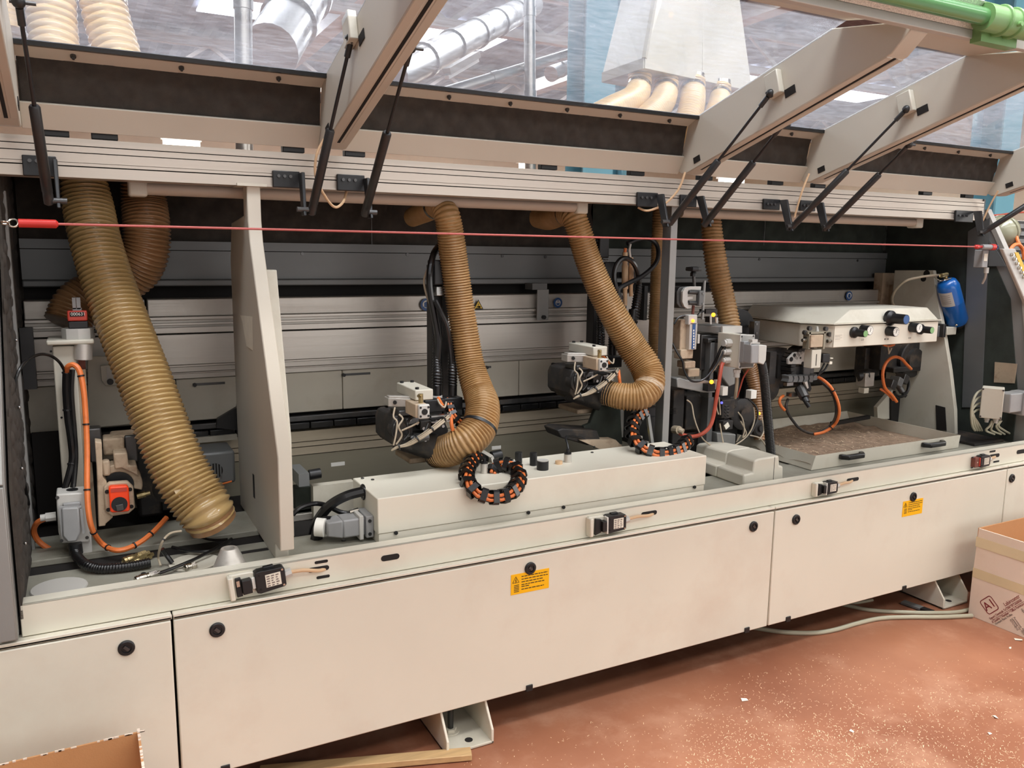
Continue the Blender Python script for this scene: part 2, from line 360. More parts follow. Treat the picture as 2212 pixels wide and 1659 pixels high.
for i, x in enumerate((-1.5, 4.6, 11.2, 17.5)):
    tag(M().box(x, x+.34, -9, 26.7, 5.75, 6.05).obj('roof_beam', 'truss'), ['cream roof beam seen through the left pane', 'cream roof beam seen through the middle pane', 'cream roof beam behind the extraction funnel', 'cream roof beam at the far right of the hall'][i], 'beam')
def colm(px, w_, Y, lab):
    a, b = P(px, 100, Y), P(px+w_, 100, Y); t = T('steel_column', lab, 'column', (a.x, Y, 0))
    x0, x1 = a.x, b.x; M().box(x0, x1, Y, Y+.02, 0, 6.3).obj('flange', 'teal', t); M().box(x0, x1, Y+.3, Y+.32, 0, 6.3).obj('flange', 'teal', t)
    M().box((x0+x1)/2-.01, (x0+x1)/2+.01, Y+.02, Y+.3, 0, 6.3).obj('web', 'teal', t)
colm(1266, 66, 4.6, 'wide teal steel column left of the extraction funnel')
colm(1354, 38, 6.4, 'narrow teal steel column half hidden by the extraction funnel')
colm(2186, 40, 3.0, 'teal steel column beside the cream wall at the right edge')
def duct(name, a, b, r, lab, n=3):
    t = T(name, lab, 'duct', a); M().cyl(a, b, r, n=20).obj('pipe', 'duct', t); a, b = V(a), V(b); d = (b-a).normalized()
    for i in range(1, n+1): p = a.lerp(b, i/(n+1)); M().cyl(p-d*.04, p+d*.04, r*1.12, n=20).obj('joint_ring', 'duct', t)
duct('spiral_duct', P(848, 165, 6.2), P(1150, 10, 9.5), .17, 'long silver spiral duct slanting below the skylights', 5)
duct('spiral_duct', P(845, 235, 5.0), P(1560, 15, 5.9), .05, 'thin pale pipe running parallel below the silver duct', 3)
duct('spiral_duct', P(1190, 160, 6.5), P(1330, 80, 7.2), .09, 'ribbed bright duct end left of the wide teal column', 6)
duct('down_pipe', P(1143, -160, 5.2), P(1146, 380, 5.2), .055, 'vertical grey pipe behind the middle pane', 2)
duct('down_pipe', P(524, -160, 4.2), P(528, 330, 4.2), .06, 'vertical grey pipe behind the left pane', 2)
duct('spiral_duct', P(585, 110, 5.0), P(690, -60, 6.5), .22, 'fat dusty duct at the upper corner of the left pane', 2)
t = T('strip_light', 'cream strip lamp hanging under the thin pale pipe', 'lamp', P(880, 170, 7)); a = P(965, 155, 6.6); M().beam(a, P(1030, 118, 6.9), .1, .07).obj('housing', 'truss', t); M().beam(a-V((0, 0, .06)), P(1030, 118, 6.9)-V((0, 0, .06)), .06, .04).obj('tube', 'white', t)
for px, py, l, Y, lab in ((390, 307, 76, 13, 'bright tube lamp glimpsed in the gap above the left part of the header rail'), (1132, 359, 16, 9, 'small bright lamp glimpsed above the middle of the header rail'), (1590, 391, 70, 12, 'bright tube lamp glimpsed between the struts right of the grey post')):
    a = P(px-l/2, py, Y); t = T('tube_lamp', lab, 'lamp', a); b = a+V((wpx(a, l), 0, 0)); M().box(a.x, b.x, Y, Y+.05, a.z-.05, a.z+.05).obj('tube', 'lit_window', t); M().box(a.x-.03, b.x+.03, Y+.02, Y+.09, a.z+.05, a.z+.11).obj('housing', 'white', t)
# extraction funnel with its hoses behind the machine
t = T('extraction_funnel', 'grey sheet metal pyramid funnel collecting hoses behind the machine', 'funnel', P(1400, 160, 1.55))
f0, fl = P(1392, 126, 1.5), P(1302, 158, 2.15); z = f0.z; fl = PZ(1302, 158, z); fr = PZ(1622, 178, z); fb = fl+(fr-f0)
apx = (f0+fr+fl+fb)/4+V((0, 0, 1.25)); ins = .12
topq = [apx+(q-apx)*.0+V((sx*.1, sy*.1, 0)) for q, sx, sy in ((f0, -1, -1), (fr, 1, -1), (fb, 1, 1), (fl, -1, 1))]
for a, b, c, d in ((f0, fr, topq[1], topq[0]), (fl, f0, topq[0], topq[3]), (fr, fb, topq[2], topq[1]), (fb, fl, topq[3], topq[2])):
    nn = (b-a).cross(d-a).normalized(); M().prism([a, b, c, d], -nn*.004).obj('side_sheet', 'funnel', t)
dn = V((0, 0, -.045))
for a, b in ((f0, fr), (fl, f0), (fr, fb), (fb, fl)): M().beam(a+dn/2, b+dn/2, .012, .05).obj('rim', 'funnel', t)
M().prism([f0+dn, fr+dn, fb+dn, fl+dn], (0, 0, -.003)).obj('base_plate', 'funnel', t)
M().beam(f0, topq[0], .02, .02).obj('corner_seam', 'funnel', t); M().beam(f0.lerp(fr, .52), topq[0].lerp(topq[1], .52), .012, .008).obj('seam', 'funnel', t)
M().cyl(apx, apx+V((0, 0, 2.6)), .13, n=24).obj('outlet_pipe', 'duct', t)
HP = .02
for i, (pp, lab) in enumerate((([(1382, 150, 1.62, 24), (1380, 190, 1.6, 25), (1366, 215, 1.5, 27), (1320, 238, 1.4, 28), (1262, 268, 1.3, 28)], 'bending left from the funnel'),
        ([(1440, 165, 1.62, 24), (1438, 196, 1.6, 25), (1428, 225, 1.5, 26), (1398, 255, 1.4, 27), (1370, 290, 1.3, 27)], 'second from the left under the funnel'),
        ([(1498, 168, 1.62, 24), (1497, 196, 1.6, 25), (1494, 230, 1.5, 26), (1478, 285, 1.4, 27)], 'hanging straight under the funnel'),
        ([(1558, 182, 1.62, 20), (1556, 208, 1.6, 21), (1548, 240, 1.5, 22), (1525, 300, 1.4, 23)], 'rightmost under the funnel by the hood rib'))):
    t = T('extraction_hose', 'pale ribbed hose behind the pane, %s' % lab, 'hose', P(*pp[-1][:3]), 'hoses under the funnel')
    m, sm = hose_mesh(pp, HP); m.obj('tube', 'hose_pale', t); band(M(), sm, 14, .022, 1.1).obj('clamp', 'nickel', t); band(M(), sm, 5, .07, .98).obj('collar', 'nickel', t)
for pp, lab in (([(106, -120, 1.15, 49), (110, -10, 1.12, 48), (114, 60, 1.1, 47), (124, 150, 1.05, 47)], 'left of the pair'), ([(214, -120, 1.15, 47), (222, -5, 1.12, 46), (236, 60, 1.1, 46), (264, 150, 1.05, 46)], 'right of the pair'), ([(2, -60, 1.4, 30), (14, 20, 1.3, 30), (24, 80, 1.2, 28)], 'narrow one at the very corner')):
    t = T('riser_hose', 'thick pale ribbed hose rising behind the left pane, %s' % lab, 'hose', P(*pp[-1][:3]), 'riser hoses behind the left pane')
    m, sm = hose_mesh(pp, .027, .06); m.obj('tube', 'hose_pale', t)
    if lab[0] == 'r': band(M(), sm, 13, .06, 1.05).obj('collar', 'nickel', t)
# ================================================================ machine body
PF = [(-2.2, .143), (.149, 2.091), (2.097, 3.425), (3.431, 5.2)]
LK = {0: [(273, 1399)], 1: [(469, 1360), (1145, 1227), (1627, 1137)], 2: [(1719, 1122), (1972, 1073), (2185, 1033)], 3: []}
CL = {0: [], 1: [(487, 1661), (1143, 1485), (1613, 1358)], 2: [(1702, 1337), (1953, 1268)], 3: []}
LB = ['cream steel access panel at far left behind the brown carton', 'long middle cream access panel with a yellow warning sticker and three locks', 'right cream access panel with a small yellow sticker above the red floor', 'cream access panel at the right edge behind the white printed carton']
def warn(parent, px, py, wd, ht, Y):
    c = P(px, py, Y); x0, x1, z0, z1 = c.x-wd/2, c.x+wd/2, c.z-ht/2, c.z+ht/2
    s = M().box(x0, x1, Y-.0012, Y, z0, z1).obj('warning_sticker', 'yellow', parent)
    u = wd/.13; e = Y-.0016; tx, tz = x0+.016*u, z1-.017*u
    m = M()
    tri = [V((tx+.0125*u*math.cos(a), e, tz+.0125*u*math.sin(a)-.003*u)) for a in (pi/2, pi*7/6, pi*11/6)]
    for i in range(3): m.beam(tri[i], tri[(i+1) % 3], .0008*u, .0014*u, (0, -1, 0))
    for a, b in (((.002, .007), (-.002, -.001)), ((-.002, -.001), (.002, 0)), ((.002, 0), (-.001, -.008))): m.beam((tx+a[0]*u, e, tz+a[1]*u-.003*u), (tx+b[0]*u, e, tz+b[1]*u-.003*u), .0008*u, .0014*u, (0, -1, 0))
    for i in range(5): m.box(tx-.006*u, tx+.011*u, e-.0002, e, tz-(.0165+.005*i)*u, tz-(.0185+.005*i)*u)
    r = random.Random(3)
    for i, (fr_, zz) in enumerate(((1, .009), (1, .0175), (.82, .026), (.87, .0345), (.3, .0405), (.86, .049))):
        x = x0+.035*u
        while x < x0+.035*u+.09*u*fr_: q = r.uniform(.006, .013)*u; m.box(x, min(x+q, x0+.035*u+.09*u*fr_), e-.0002, e, z1-zz*u, z1-(zz+.0024)*u); x += q+.0022*u
    m.obj('warning_print', 'ink', s); return s
for i, (x0, x1) in enumerate(PF):
    t = T('access_panel', LB[i], 'panel', ((x0+x1)/2, 0, .12))
    M().box(x0, x1, 0, .022, .122, .546).obj('sheet', 'cream', t, bev=.003)
    for px, py in LK[i]:
        c = P(px, py, 0); l = M().lathe(c, (0, -1, 0), [(.0185, -.002), (.0185, .004), (.016, .006), (.011, .006), (.0105, .003), (0, .003)], 24).obj('lock', 'black', t)
        M().obox(c+V((0, -.004, 0)), (.0025, 0, .0025), (0, .0025, 0), (-.005, 0, .005)).obj('key_slot', 'steel_dark', l)
    for px, py in CL[i]: c = P(px, py, 0); M().box(c.x-.011, c.x+.011, -.004, .006, .119, .138).obj('bottom_clip', 'black', t, bev=.001)
    if i == 1: warn(t, 1145, 1256, .128, .062, 0)
    if i == 2: warn(t, 1971, 1096, .118, .062, 0)
for i, (x0, x1) in enumerate(PF):
    tag(M().box(x0, x1+.003, .0, .06, .549, .556).box(x0, x1+.003, .0, .006, .549, .561).obj('sill_strip', 'cream', None, bev=.002), ['cream folded sill strip above the far left access panel', 'cream folded sill strip above the long middle access panel', 'cream folded sill strip above the right access panel', 'cream folded sill strip at the right edge'][i], 'trim')
t = T('base_cabinet', 'dark steel base cabinet of the edge banding machine behind the panels', 'cabinet', (1.7, .5, .1))
M().box(-2.2, 5.2, .06, .92, .13, .55).obj('base_body', 'slot_dark', t); M().box(-2.2, 5.2, .05, .07, .5, .6).obj('front_beam', 'slot_dark', t)
# ledge with slots
t = T('front_ledge', 'long cream sheet ledge along the machine front, carrying the safety switches', 'ledge', (1.7, .03, .556))
M().box(-.163, 5.2, .03, .036, .5575, .634).box(-.163, 5.2, .03, .075, .629, .634).obj('sheet', 'cream', t, bev=.0022)
def pill(m, px, py, lpx, hpx, Y=.0297):
    a, b = P(px-lpx/2, py+lpx*.085, Y), P(px+lpx/2, py-lpx*.085, Y); h = wpx(a, hpx)/2; z = (a.z+b.z)/2
    m.prism([V((a.x+h+h*math.cos(q), Y, z+h*math.sin(q))) for q in [pi/2+pi*i/6 for i in range(7)]]+[V((b.x-h+h*math.cos(q), Y, z+h*math.sin(q))) for q in [-pi/2+pi*i/6 for i in range(7)]], (0, -.0006, 0))
for q in ((843, 1204, 40, 13), (694, 1213.5, 29, 6.5), (688, 1229, 46, 11), (698, 1246, 29, 6.5), (1402, 1109, 34, 10), (1842, 1036, 26, 8), (2144, 975, 13, 4), (2148, 984.5, 22, 8), (2152, 997, 13, 4), (2208, 975, 24, 9)):
    m = M(); pill(m, *q); m.obj('slot', 'slot_dark', t)
# deck plates
t = T('bed_plate', 'dusty grey green machine bed behind the front ledge', 'machine bed', (1.7, .3, .6))
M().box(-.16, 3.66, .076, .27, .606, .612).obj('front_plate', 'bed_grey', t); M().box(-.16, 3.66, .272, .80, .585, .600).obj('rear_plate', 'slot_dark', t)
M().box(-.16, .42, .36, .56, .60, .618).obj('base_pad', 'bed_grey', t, bev=.003); M().box(2.28, 3.66, .272, .8, .600, .608).obj('right_plate', 'bed_grey', t)
tag(M().box(-.15, .03, .70, .71, .615, P(80, 935, .70).z).obj('cavity_shade', 'slot_dark'), 'black sheet standing in for the shade of the cavity behind the cream column', 'panel')  # black plate added in place of the shade in the open cavity
for px, py in ((683, 1215), (742, 1168), (372, 1222), (310, 1240)): c = PZ(px, py, .612); M().cyl(c, c+V((0, 0, .003)), .006, n=10).obj('bolt', 'steel_dark', t)
a, b = PZ(522, 1195, .612), PZ(578, 1184, .612); M().box(a.x, b.x, a.y-.008, a.y+.012, .612, .6128).obj('bed_slot', 'slot_dark', t)
# rear wall: pressure beam etc. measured along one column of the photo
Yb = .80
Zr = lambda y, Y=Yb: P(740, y, Y).z
xl, xr = -.15, 3.66
t = T('rear_cover', 'dark grey sheet cover above the pressure beam at the back', 'cover', (1.7, .86, Zr(612)))
M().box(xl, xr, .85, .856, Zr(602, .85), Zr(546, .85)).obj('sheet', 'grey_panel', t); M().box(xl, xr, .846, .856, Zr(544.5, .85), Zr(527, .85)).obj('upper_strip', 'grey_panel', t)
M().box(xl, xr, .83, .856, Zr(616, .83), Zr(603, .83)).obj('lower_lip', 'grey_panel', t, bev=.004)
for px, py in ((653, 548), (880, 550), (1085, 553), (1178, 555), (1236, 544), (1852, 563), (1640, 560)): c = P(px, py, .85); M().cyl(c, c+V((0, -.003, 0)), .006, n=10).obj('screw', 'steel_dark', t)
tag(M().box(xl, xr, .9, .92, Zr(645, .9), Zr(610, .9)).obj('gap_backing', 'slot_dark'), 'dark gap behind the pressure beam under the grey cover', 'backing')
t = T('pressure_beam', 'long brushed aluminium pressure beam across the back of the machine', 'beam', (1.7, Yb, Zr(800)))
xb = 3.575
xj = P(315, 660, Yb).x; M().box(xl, xj-.003, Yb, .88, Zr(676), Zr(641)).obj('top_profile', 'alu_worn', t, bev=.003); M().box(xj+.004, xb, Yb, .88, Zr(676), Zr(641)).obj('top_profile', 'alu_worn', t, bev=.003)
for i, (y0, y1, dy, mt) in enumerate(((676, 682, -.012, 'alu'), (682, 688, .004, 'alu_worn'), (688, 693, -.006, 'alu'), (693, 697, .006, 'alu_worn'), (697, 708.5, -.006, 'alu'), (708.5, 711, .02, 'slot_dark'), (711, 771, -.008, 'alu'), (771, 775, -.014, 'alu'), (775, 786, -.006, 'alu_worn'), (786, 788.5, -.012, 'alu'), (788.5, 799, -.004, 'alu_worn'))):
    M().box(xl, xb, Yb+dy, .88, Zr(y1), Zr(y0)).obj(['rib', 'groove', 'rib', 'groove', 'face_strip', 'joint', 'face', 'rib', 'groove', 'rib', 'face_strip'][i], mt, t, bev=.0015 if dy < 0 else 0)
t = T('belt_guard', 'row of cream sheet guards under the aluminium beam', 'guard', (1.7, Yb, Zr(890)))
for px0, px1 in ((-60, 380), (380, 740), (740, 1121), (1121, 1500), (1500, 1960)):
    a, b = P(px0, 830, Yb-.012), P(px1, 830, Yb-.012); M().box(a.x+.001, b.x-.001, Yb-.012, Yb+.01, Zr(884, Yb-.012), Zr(800.5, Yb-.012)).obj('guard_sheet', 'cream_in', t, bev=.003)
for px, py, l in ((451, 829, 70), (769, 808, 62), (1054, 793, 14), (1216, 785, 50)):
    a = P(px-l/2, py+.03*l, Yb-.013); b = P(px+l/2, py-.03*l, Yb-.013); m = M().box(a.x, b.x, Yb-.0135, Yb-.011, a.z-.004, a.z+.004); m.obj('guard_slot', 'steel_dark', t)
    M().cyl(a+V((.006, 0, 0)), a+V((.006, -.012, 0)), .006, n=10).obj('bolt', 'black', t)
t = T('transport_chain', 'dark chain track with black pads below the cream guards', 'chain track', (1.7, Yb, Zr(925)))
M().box(xl, xr, .83, .9, Zr(926), Zr(882)).obj('channel', 'slot_dark', t); M().box(xl, xr, Yb-.02, .85, Zr(904, Yb-.02), Zr(891, Yb-.02)).obj('profile', 'steel_dark', t, bev=.004)
for i in range(46): x = xl+i*.0825; M().box(x+.0015, x+.081, Yb-.03, .83, Zr(920, Yb-.03), Zr(906, Yb-.03)).obj('pad', 'rubber', t, bev=.003)
t = T('lower_frame_beam', 'wide grey aluminium machine beam below the chain track', 'beam', (1.7, Yb, .6))
for y0, y1, dy, mt in ((922, 944, -.012, 'beam_beige'), (944, 946, .004, 'slot_dark'), (946, 955, -.008, 'beam_beige'), (955, 957, .004, 'slot_dark'), (957, 972, -.008, 'beam_beige'), (972, 974, .004, 'slot_dark'), (974, 1080, -.004, 'olive_grey')):
    M().box(xl, xr, Yb+dy, .9, max(.6, Zr(y1)), Zr(y0)).obj('face' if dy < 0 else 'joint', mt, t)
# end walls, roof, rear foam
def side(X, th, prof, name, mat, par=None, **k): return M().prism([V((X, y, z)) for y, z in prof], (th, 0, 0)).obj(name, mat, par, **k)
t = T('end_wall', 'grey sheet end wall with dark foam lining at the left end of the machine', 'end wall', (-.17, .4, .56))
PR = [(.0, .565), (.0, .92), (.33, 1.48), (.33, 1.60), (.95, 1.66), (.95, .565)]
side(-.20, .032, PR, 'sheet', 'post_grey', t, bev=.002)
M().box(-.215, -.170, -.010, .012, .57, .915).obj('front_post', 'post_grey', t, bev=.002); M().beam((-.1925, .001, .915), (-.1925, .331, 1.476), .045, .022, (0, 1, 0)).obj('slanted_edge', 'post_grey', t, bev=.002)
a = PX(52, 900, -.150); M().box(-.162, -.150, a.y, a.y+.03, .612, 1.56).obj('inner_strip', 'post_grey', t)
q = [V((-.163, y, z)) for y, z in ((.03, .60), (.03, .9), (.36, 1.48), (.36, 1.58), (.84, 1.64), (.84, .60))]
M().prism(q, (.006, 0, 0)).obj('foam_backing', 'foam', t)
m = M(); r = random.Random(5)
for i in range(340):
    y, z = r.uniform(.05, .82), r.uniform(.62, 1.6)
    if z > .9+(y-.03)*1.75: continue
    m.lathe((-.158, y, z), (1, 0, 0), [(.022, 0), (.015, .004), (.004, .006)], 6)
m.obj('foam_bumps', 'foam', t, kind='stuff')
for py in (570, 735, 880, 1012, 1174): c = PX(25+(py-560)*.045, py, -.15); M().ball((-.148, c.y if 0 < c.y < .4 else .02, c.z), .004, 8).obj('rivet', 'steel', t)
t = T('end_wall', 'dark foam lined end wall with sloping bright edge at the right end of the machine', 'end wall', (3.66, .4, .56))
PR2 = [(.05, .60), (.05, .80), (.14, 1.262), (.355, 1.64), (.95, 1.66), (.95, .60)]
side(3.652, .03, PR2, 'sheet', 'post_grey', t); M().prism([V((3.646, y, z)) for y, z in ((.12, .62), (.12, .82), (.2, 1.25), (.40, 1.6), (.86, 1.64), (.86, .62))], (.006, 0, 0)).obj('foam_lining', 'foam_green', t)
M().beam((3.66, .05, .80), (3.66, .14, 1.262), .034, .02, (0, 1, 0)).beam((3.66, .14, 1.262), (3.66, .355, 1.64), .034, .02, (0, 1, 0)).obj('edge_frame', 'alu_worn', t)
M().prism([PX(*p, 3.64) for p in ((2091, 500), (2138, 470), (2120, 880), (2078, 880))], (.004, 0, 0)).obj('stiffener', 'grey_panel', t)
M().prism([PX(*p, 3.638) for p in ((2138, 520), (2165, 560), (2172, 575), (2135, 575))], (.004, 0, 0)).obj('switch_plate', 'grey_panel', t)
t = T('roof_lining', 'dark foam sheet lining the upper rear of the machine housing', 'lining', (1.7, .87, 1.4))
M().box(-.2, 3.68, .905, .95, .1, 1.665).obj('backing', 'foam', t); M().box(-.2, 3.68, .40, .95, 1.655, 1.665).obj('roof_sheet', 'post_grey', t)
m = M(); foam(m, (xl, .868, Zr(527, .86)), (2.02, 0, 0), (0, 0, .20), (0, -1, 0), .010, .06); m.obj('foam_sheet', 'foam', t, kind='stuff')
m = M(); foam(m, (xl+2.024, .868, Zr(527, .86)), (1.77, 0, 0), (0, 0, .20), (0, -1, 0), .010, .06); m.obj('foam_sheet', 'foam_green', t, kind='stuff')
for px, py in ((803, 500), (1649, 500)): a = P(px, 530, .855); M().box(a.x-.001, a.x+.001, .852, .856, a.z, a.z+.17).obj('seam_rod', 'grey_panel', t)
# divider plates
t = T('divider_plate', 'cream divider plate with slanted front edge between the left bay and the middle bay', 'divider', (.43, .3, .61))
side(.414, .036, [(.05, .657), (.045, .905), (.315, 1.44), (.33, 1.50), (.33, 1.592), (.385, 1.592), (.39, 1.515), (.60, 1.50), (.645, 1.39), (.645, .612), (.12, .612), (.12, .657)], 'plate', 'taupe', t, bev=.003)
a, b = P(511, 399, .33), P(575, 404, .33); M().box(a.x, b.x, .32, .40, 1.590, 1.597).obj('top_flange', 'cream_in', t)
a = PX(548, 1050, .413); M().box(.4125, .4145, a.y-.01, a.y+.01, a.z-.035, a.z+.035).obj('slot', 'slot_dark', t)
pt = [PX(*p, .4132) for p in ((519, 681), (545, 684), (546, 757), (533, 748), (528, 720), (524, 695))]; M().prism(pt, (-.0006, 0, 0)).obj('torn_sticker', 'paper', t)
a, b = PX(598, 583, .50), PX(636, 1150, .50)
t = T('rear_divider', 'narrow cream plate standing just right of the slanted divider', 'divider', (.48, .4, .61))
side(.468, .032, [(b.y, .612), (b.y, .9), (a.y, a.z), (a.y+.25, a.z), (a.y+.25, .612)], 'plate', 'cream_in', t, bev=.003)
t = T('post', 'grey square steel post standing in front of the right bay', 'post', (1.85, .34, .6))
a = P(1442, 957, .35); b = P(1463, 480, .35); M().box(a.x-.027, a.x, .352, .395, .61, 1.60).obj('tube', 'grey_panel', t); M().box(a.x-.027, a.x+.001, .348, .353, .61, 1.60).obj('front_face', 'post_grey', t)
# header rail
t = T('header_rail', 'long brushed aluminium header rail with grooves, carrying the strut brackets', 'rail', (1.6, .33, 1.59))
zb, zt = P(740, 411, .33).z, P(740, 337, .33).z; H = zt-zb; x0, x1 = -.9, P(2126, 440, .33).x
for f0_, f1_, dy in ((0, .05, -.003), (.05, .27, 0), (.27, .30, .012), (.30, .37, -.001), (.37, .385, .004), (.385, .62, -.001), (.62, .645, .010), (.645, .79, 0), (.79, .815, .012), (.815, .90, .0), (.90, 1, .006)):
    M().box(x0, x1, .33+dy, .40, zb+f0_*H, zb+f1_*H).obj('groove' if dy > .003 else 'flat', 'slot_dark' if dy >= .01 else 'rail_alu', t)
M().box(x1, x1+.012, .332, .40, zb, zt).obj('end_cap', 'black', t)
for i, (pa, pb, xa, lab) in enumerate((((280, 406), (1262, 446), 'l', 'long taupe cable conduit under the header rail, left and middle bay'), ((1470, 460), (1985, 480), 'r', 'taupe cable conduit under the header rail in the right bay'))):
    a, b = P(*pa, .44), P(*pb, .44); z = (a.z+b.z)/2; a.z = b.z = z; t = T('conduit', lab, 'conduit', a)
    M().cyl(a, b, .019, n=20).obj('pipe', 'conduit_pipe', t)
    for q, s in ((a, 1), (b, -1)):
        if q is a and i == 1: continue
        M().box(q.x-.004*s, q.x+.042*s, .418, .47, z-.024, z+.03).obj('end_bracket', 'cream_in', t, bev=.006)
# dark hole behind left hoses
# ================================================================ raised safety hood
ZA = P(2212, 112, -.56).z
hd = T('safety_hood', 'raised cream safety hood with scratched clear panes and foam strips, held open above the machine', 'hood', (1.6, .33, 1.70))
pA, pB = V((0, .240, 1.880)), V((0, -.326, 2.043)); pd = (pB-pA).normalized(); pn = V((0, 1, 0)).cross(pd); pn = V((0, -pd.z, pd.y)); pn = -pn if pn.z < 0 else pn
RIB = [(-.150, .052), (.612, .066), (1.872, .066), (2.462, .07), (3.612, .07)]
prof = [(.315, 1.700), (.334, 1.712), (.305, 1.80), (.290, 1.862), (.240, 1.886), (-.300, 2.042), (-.548, ZA+.022), (-.553, ZA), (-.50, 1.935), (.285, 1.700)]
for i, (x, th) in enumerate(RIB):
    r = M().prism([V((x, y, z)) for y, z in prof], (th, 0, 0)).obj('rib', 'taupe', hd, bev=.003)
    a, b = V((x+th*.5, .25, 1.710)), V((x+th*.5, -.488, 1.929)); d = (b-a).normalized(); nn = V((0, d.z, -d.y))
    M().obox((a+b)/2+nn*.006, d*(b-a).length/2, (.004, 0, 0), nn*.006).obj('gasket', 'slot_dark', r)
    M().obox((a+b)/2+V((-th*.32, 0, 0))+nn*.008, d*(b-a).length/2, (th*.17, 0, 0), nn*.008).obj('edge_lip', 'taupe', r, bev=.002)
    M().obox((a+b)/2+V((th*.32, 0, 0))+nn*.008, d*(b-a).length/2, (th*.17, 0, 0), nn*.008).obj('edge_lip', 'taupe', r, bev=.002)
    for s in ((-1, 1) if 0 < i < 4 else (1,) if i == 0 else (-1,)):     # strut mount box and its slot on the rib face
        xf = x if s < 0 else x+th; c = V((xf, -.02 if i == 1 else -.11, 1.935 if i == 1 else 1.925)); u = d; v = nn
        mb = M().obox(c+V((s*.011, 0, 0)), V((.011, 0, 0)), u*.026, v*.036).obj('strut_mount', 'cream_in', r, bev=.003)
        M().obox(c+V((s*.001, 0, 0))+u*.045-v*.042, V((.001, 0, 0)), u*.020, v*.012).obj('slot', 'slot_dark', r)
        M().obox(V((xf+s*.001, .235, 1.742)), V((.001, 0, 0)), u*.016, v*.010).obj('slot', 'slot_dark', r)
BAY = [(-.098, .612), (.678, 1.872), (1.938, 2.462), (2.532, 3.612)]
for i, (x0, x1) in enumerate(BAY):
    ye = (-.352, -.352, -.305, -.305)[i]; ze = 1.88+(ye-.24)*pd.z/pd.y
    q = [V((x0, .24, 1.880)), V((x1, .24, 1.880)), V((x1, ye, ze)), V((x0, ye, ze))]
    pq = M().prism(q, pn*.006).obj('pane', 'acrylic_clear', hd); pq.data.materials.append(MT['acrylic'])
    lowf = min(pq.data.polygons, key=lambda f_: f_.center.z*1000-f_.area*0+(0 if f_.area > .05 else 1e6)); lowf.material_index = 1
    M().box(x0, x1, .232, .246, 1.872, 1.884).obj('seal', 'rubber', hd)
    fr = [q[3], q[2], V((x1, -.548, ZA+.03)), V((x0, -.548, ZA+.03))]; M().prism(fr, pn*.012).obj('front_sheet', 'taupe', hd)
    # mounting strip, foam strip, lower sheet
    st = M().prism([V((x0, y, z)) for y, z in ((.290, 1.856), (.242, 1.876), (.248, 1.882), (.296, 1.862))], (x1-x0, 0, 0)).obj('mounting_strip', 'taupe', hd)
    n = max(2, int((x1-x0)/.19)); dn_ = V((0, .020, .048)).normalized()
    for k in range(n):
        c = V((x0+(x1-x0)*(k+.5)/n, .266, 1.866)); s = V((0, -.38, -.92)); M().cyl(c, c+s*.006, .0065, n=8).cyl(c+s*.006, c+s*.011, .0042, .003, n=8).obj('screw_cap', 'steel_dark', st)
    M().prism([V((x0, y, z)) for y, z in ((.316, 1.752), (.296, 1.858), (.302, 1.862), (.326, 1.752))], (x1-x0, 0, 0)).obj('foam_backing', 'foam', hd)
    m = M(); foam(m, (x0+.004, .3135, 1.7535), (x1-x0-.008, 0, 0), V((0, -.0205, .1035)), V((0, -.98, -.2)), .0055, .042); m.obj('foam_strip', 'foam', hd, kind='stuff')
    M().prism([V((x0, y, z)) for y, z in ((.333, 1.700), (.300, 1.756), (.306, 1.760), (.340, 1.704))], (x1-x0, 0, 0)).obj('lower_sheet', 'taupe', hd, bev=.0015)
for px in (120, 226, 632, 764, 1182, 1372, 1520, 1674, 1766, 1998, 2088):
    c = P(px, 283+px*.065, .36); M().box(c.x-.03, c.x+.03, .345, .37, 1.688, 1.706).obj('hinge', 'black', hd, bev=.002)
za = P(2212, 112, -.56).z
M().box(-.5, 4.4, -.575, -.553, za, za+.022).obj('front_lip', 'grey_light', hd, bev=.002)
M().prism([V((-.5, y, z)) for y, z in ((-.575, za+.022), (-.553, za+.022), (-.600, za+.075), (-.622, za+.075))], (4.9, 0, 0)).obj('front_rail', 'speckle', hd)
a = P(1925, -6, -.62); b = P(2150, 42, -.62); zc = (a.z+b.z)/2+.004
tb = M().cyl((-.4, -.62, b.z), (b.x, -.62, b.z), .021, n=20).obj('handle_tube', 'green_tube', hd)
m = M().cyl((b.x-.05, -.62, b.z), (b.x+.16, -.62, b.z), .033, n=24).torus((b.x+.02, -.62, b.z), (1, 0, 0), .033, .006).torus((b.x+.07, -.62, b.z), (1, 0, 0), .033, .006)
cl = m.obj('handle_clamp', 'green_clamp', tb); M().box(b.x-.02, b.x+.13, -.60, -.57, b.z-.05, b.z+.0).cyl((b.x+.05, -.66, b.z-.012), (b.x+.05, -.645, b.z-.012), .006, n=10).obj('clamp_foot', 'green_clamp', tb)
for i in range(3): M().beam((1.955+i*0, -.36, 2.02), (2.45, -.50, 2.03), .006, .006) if 0 else None
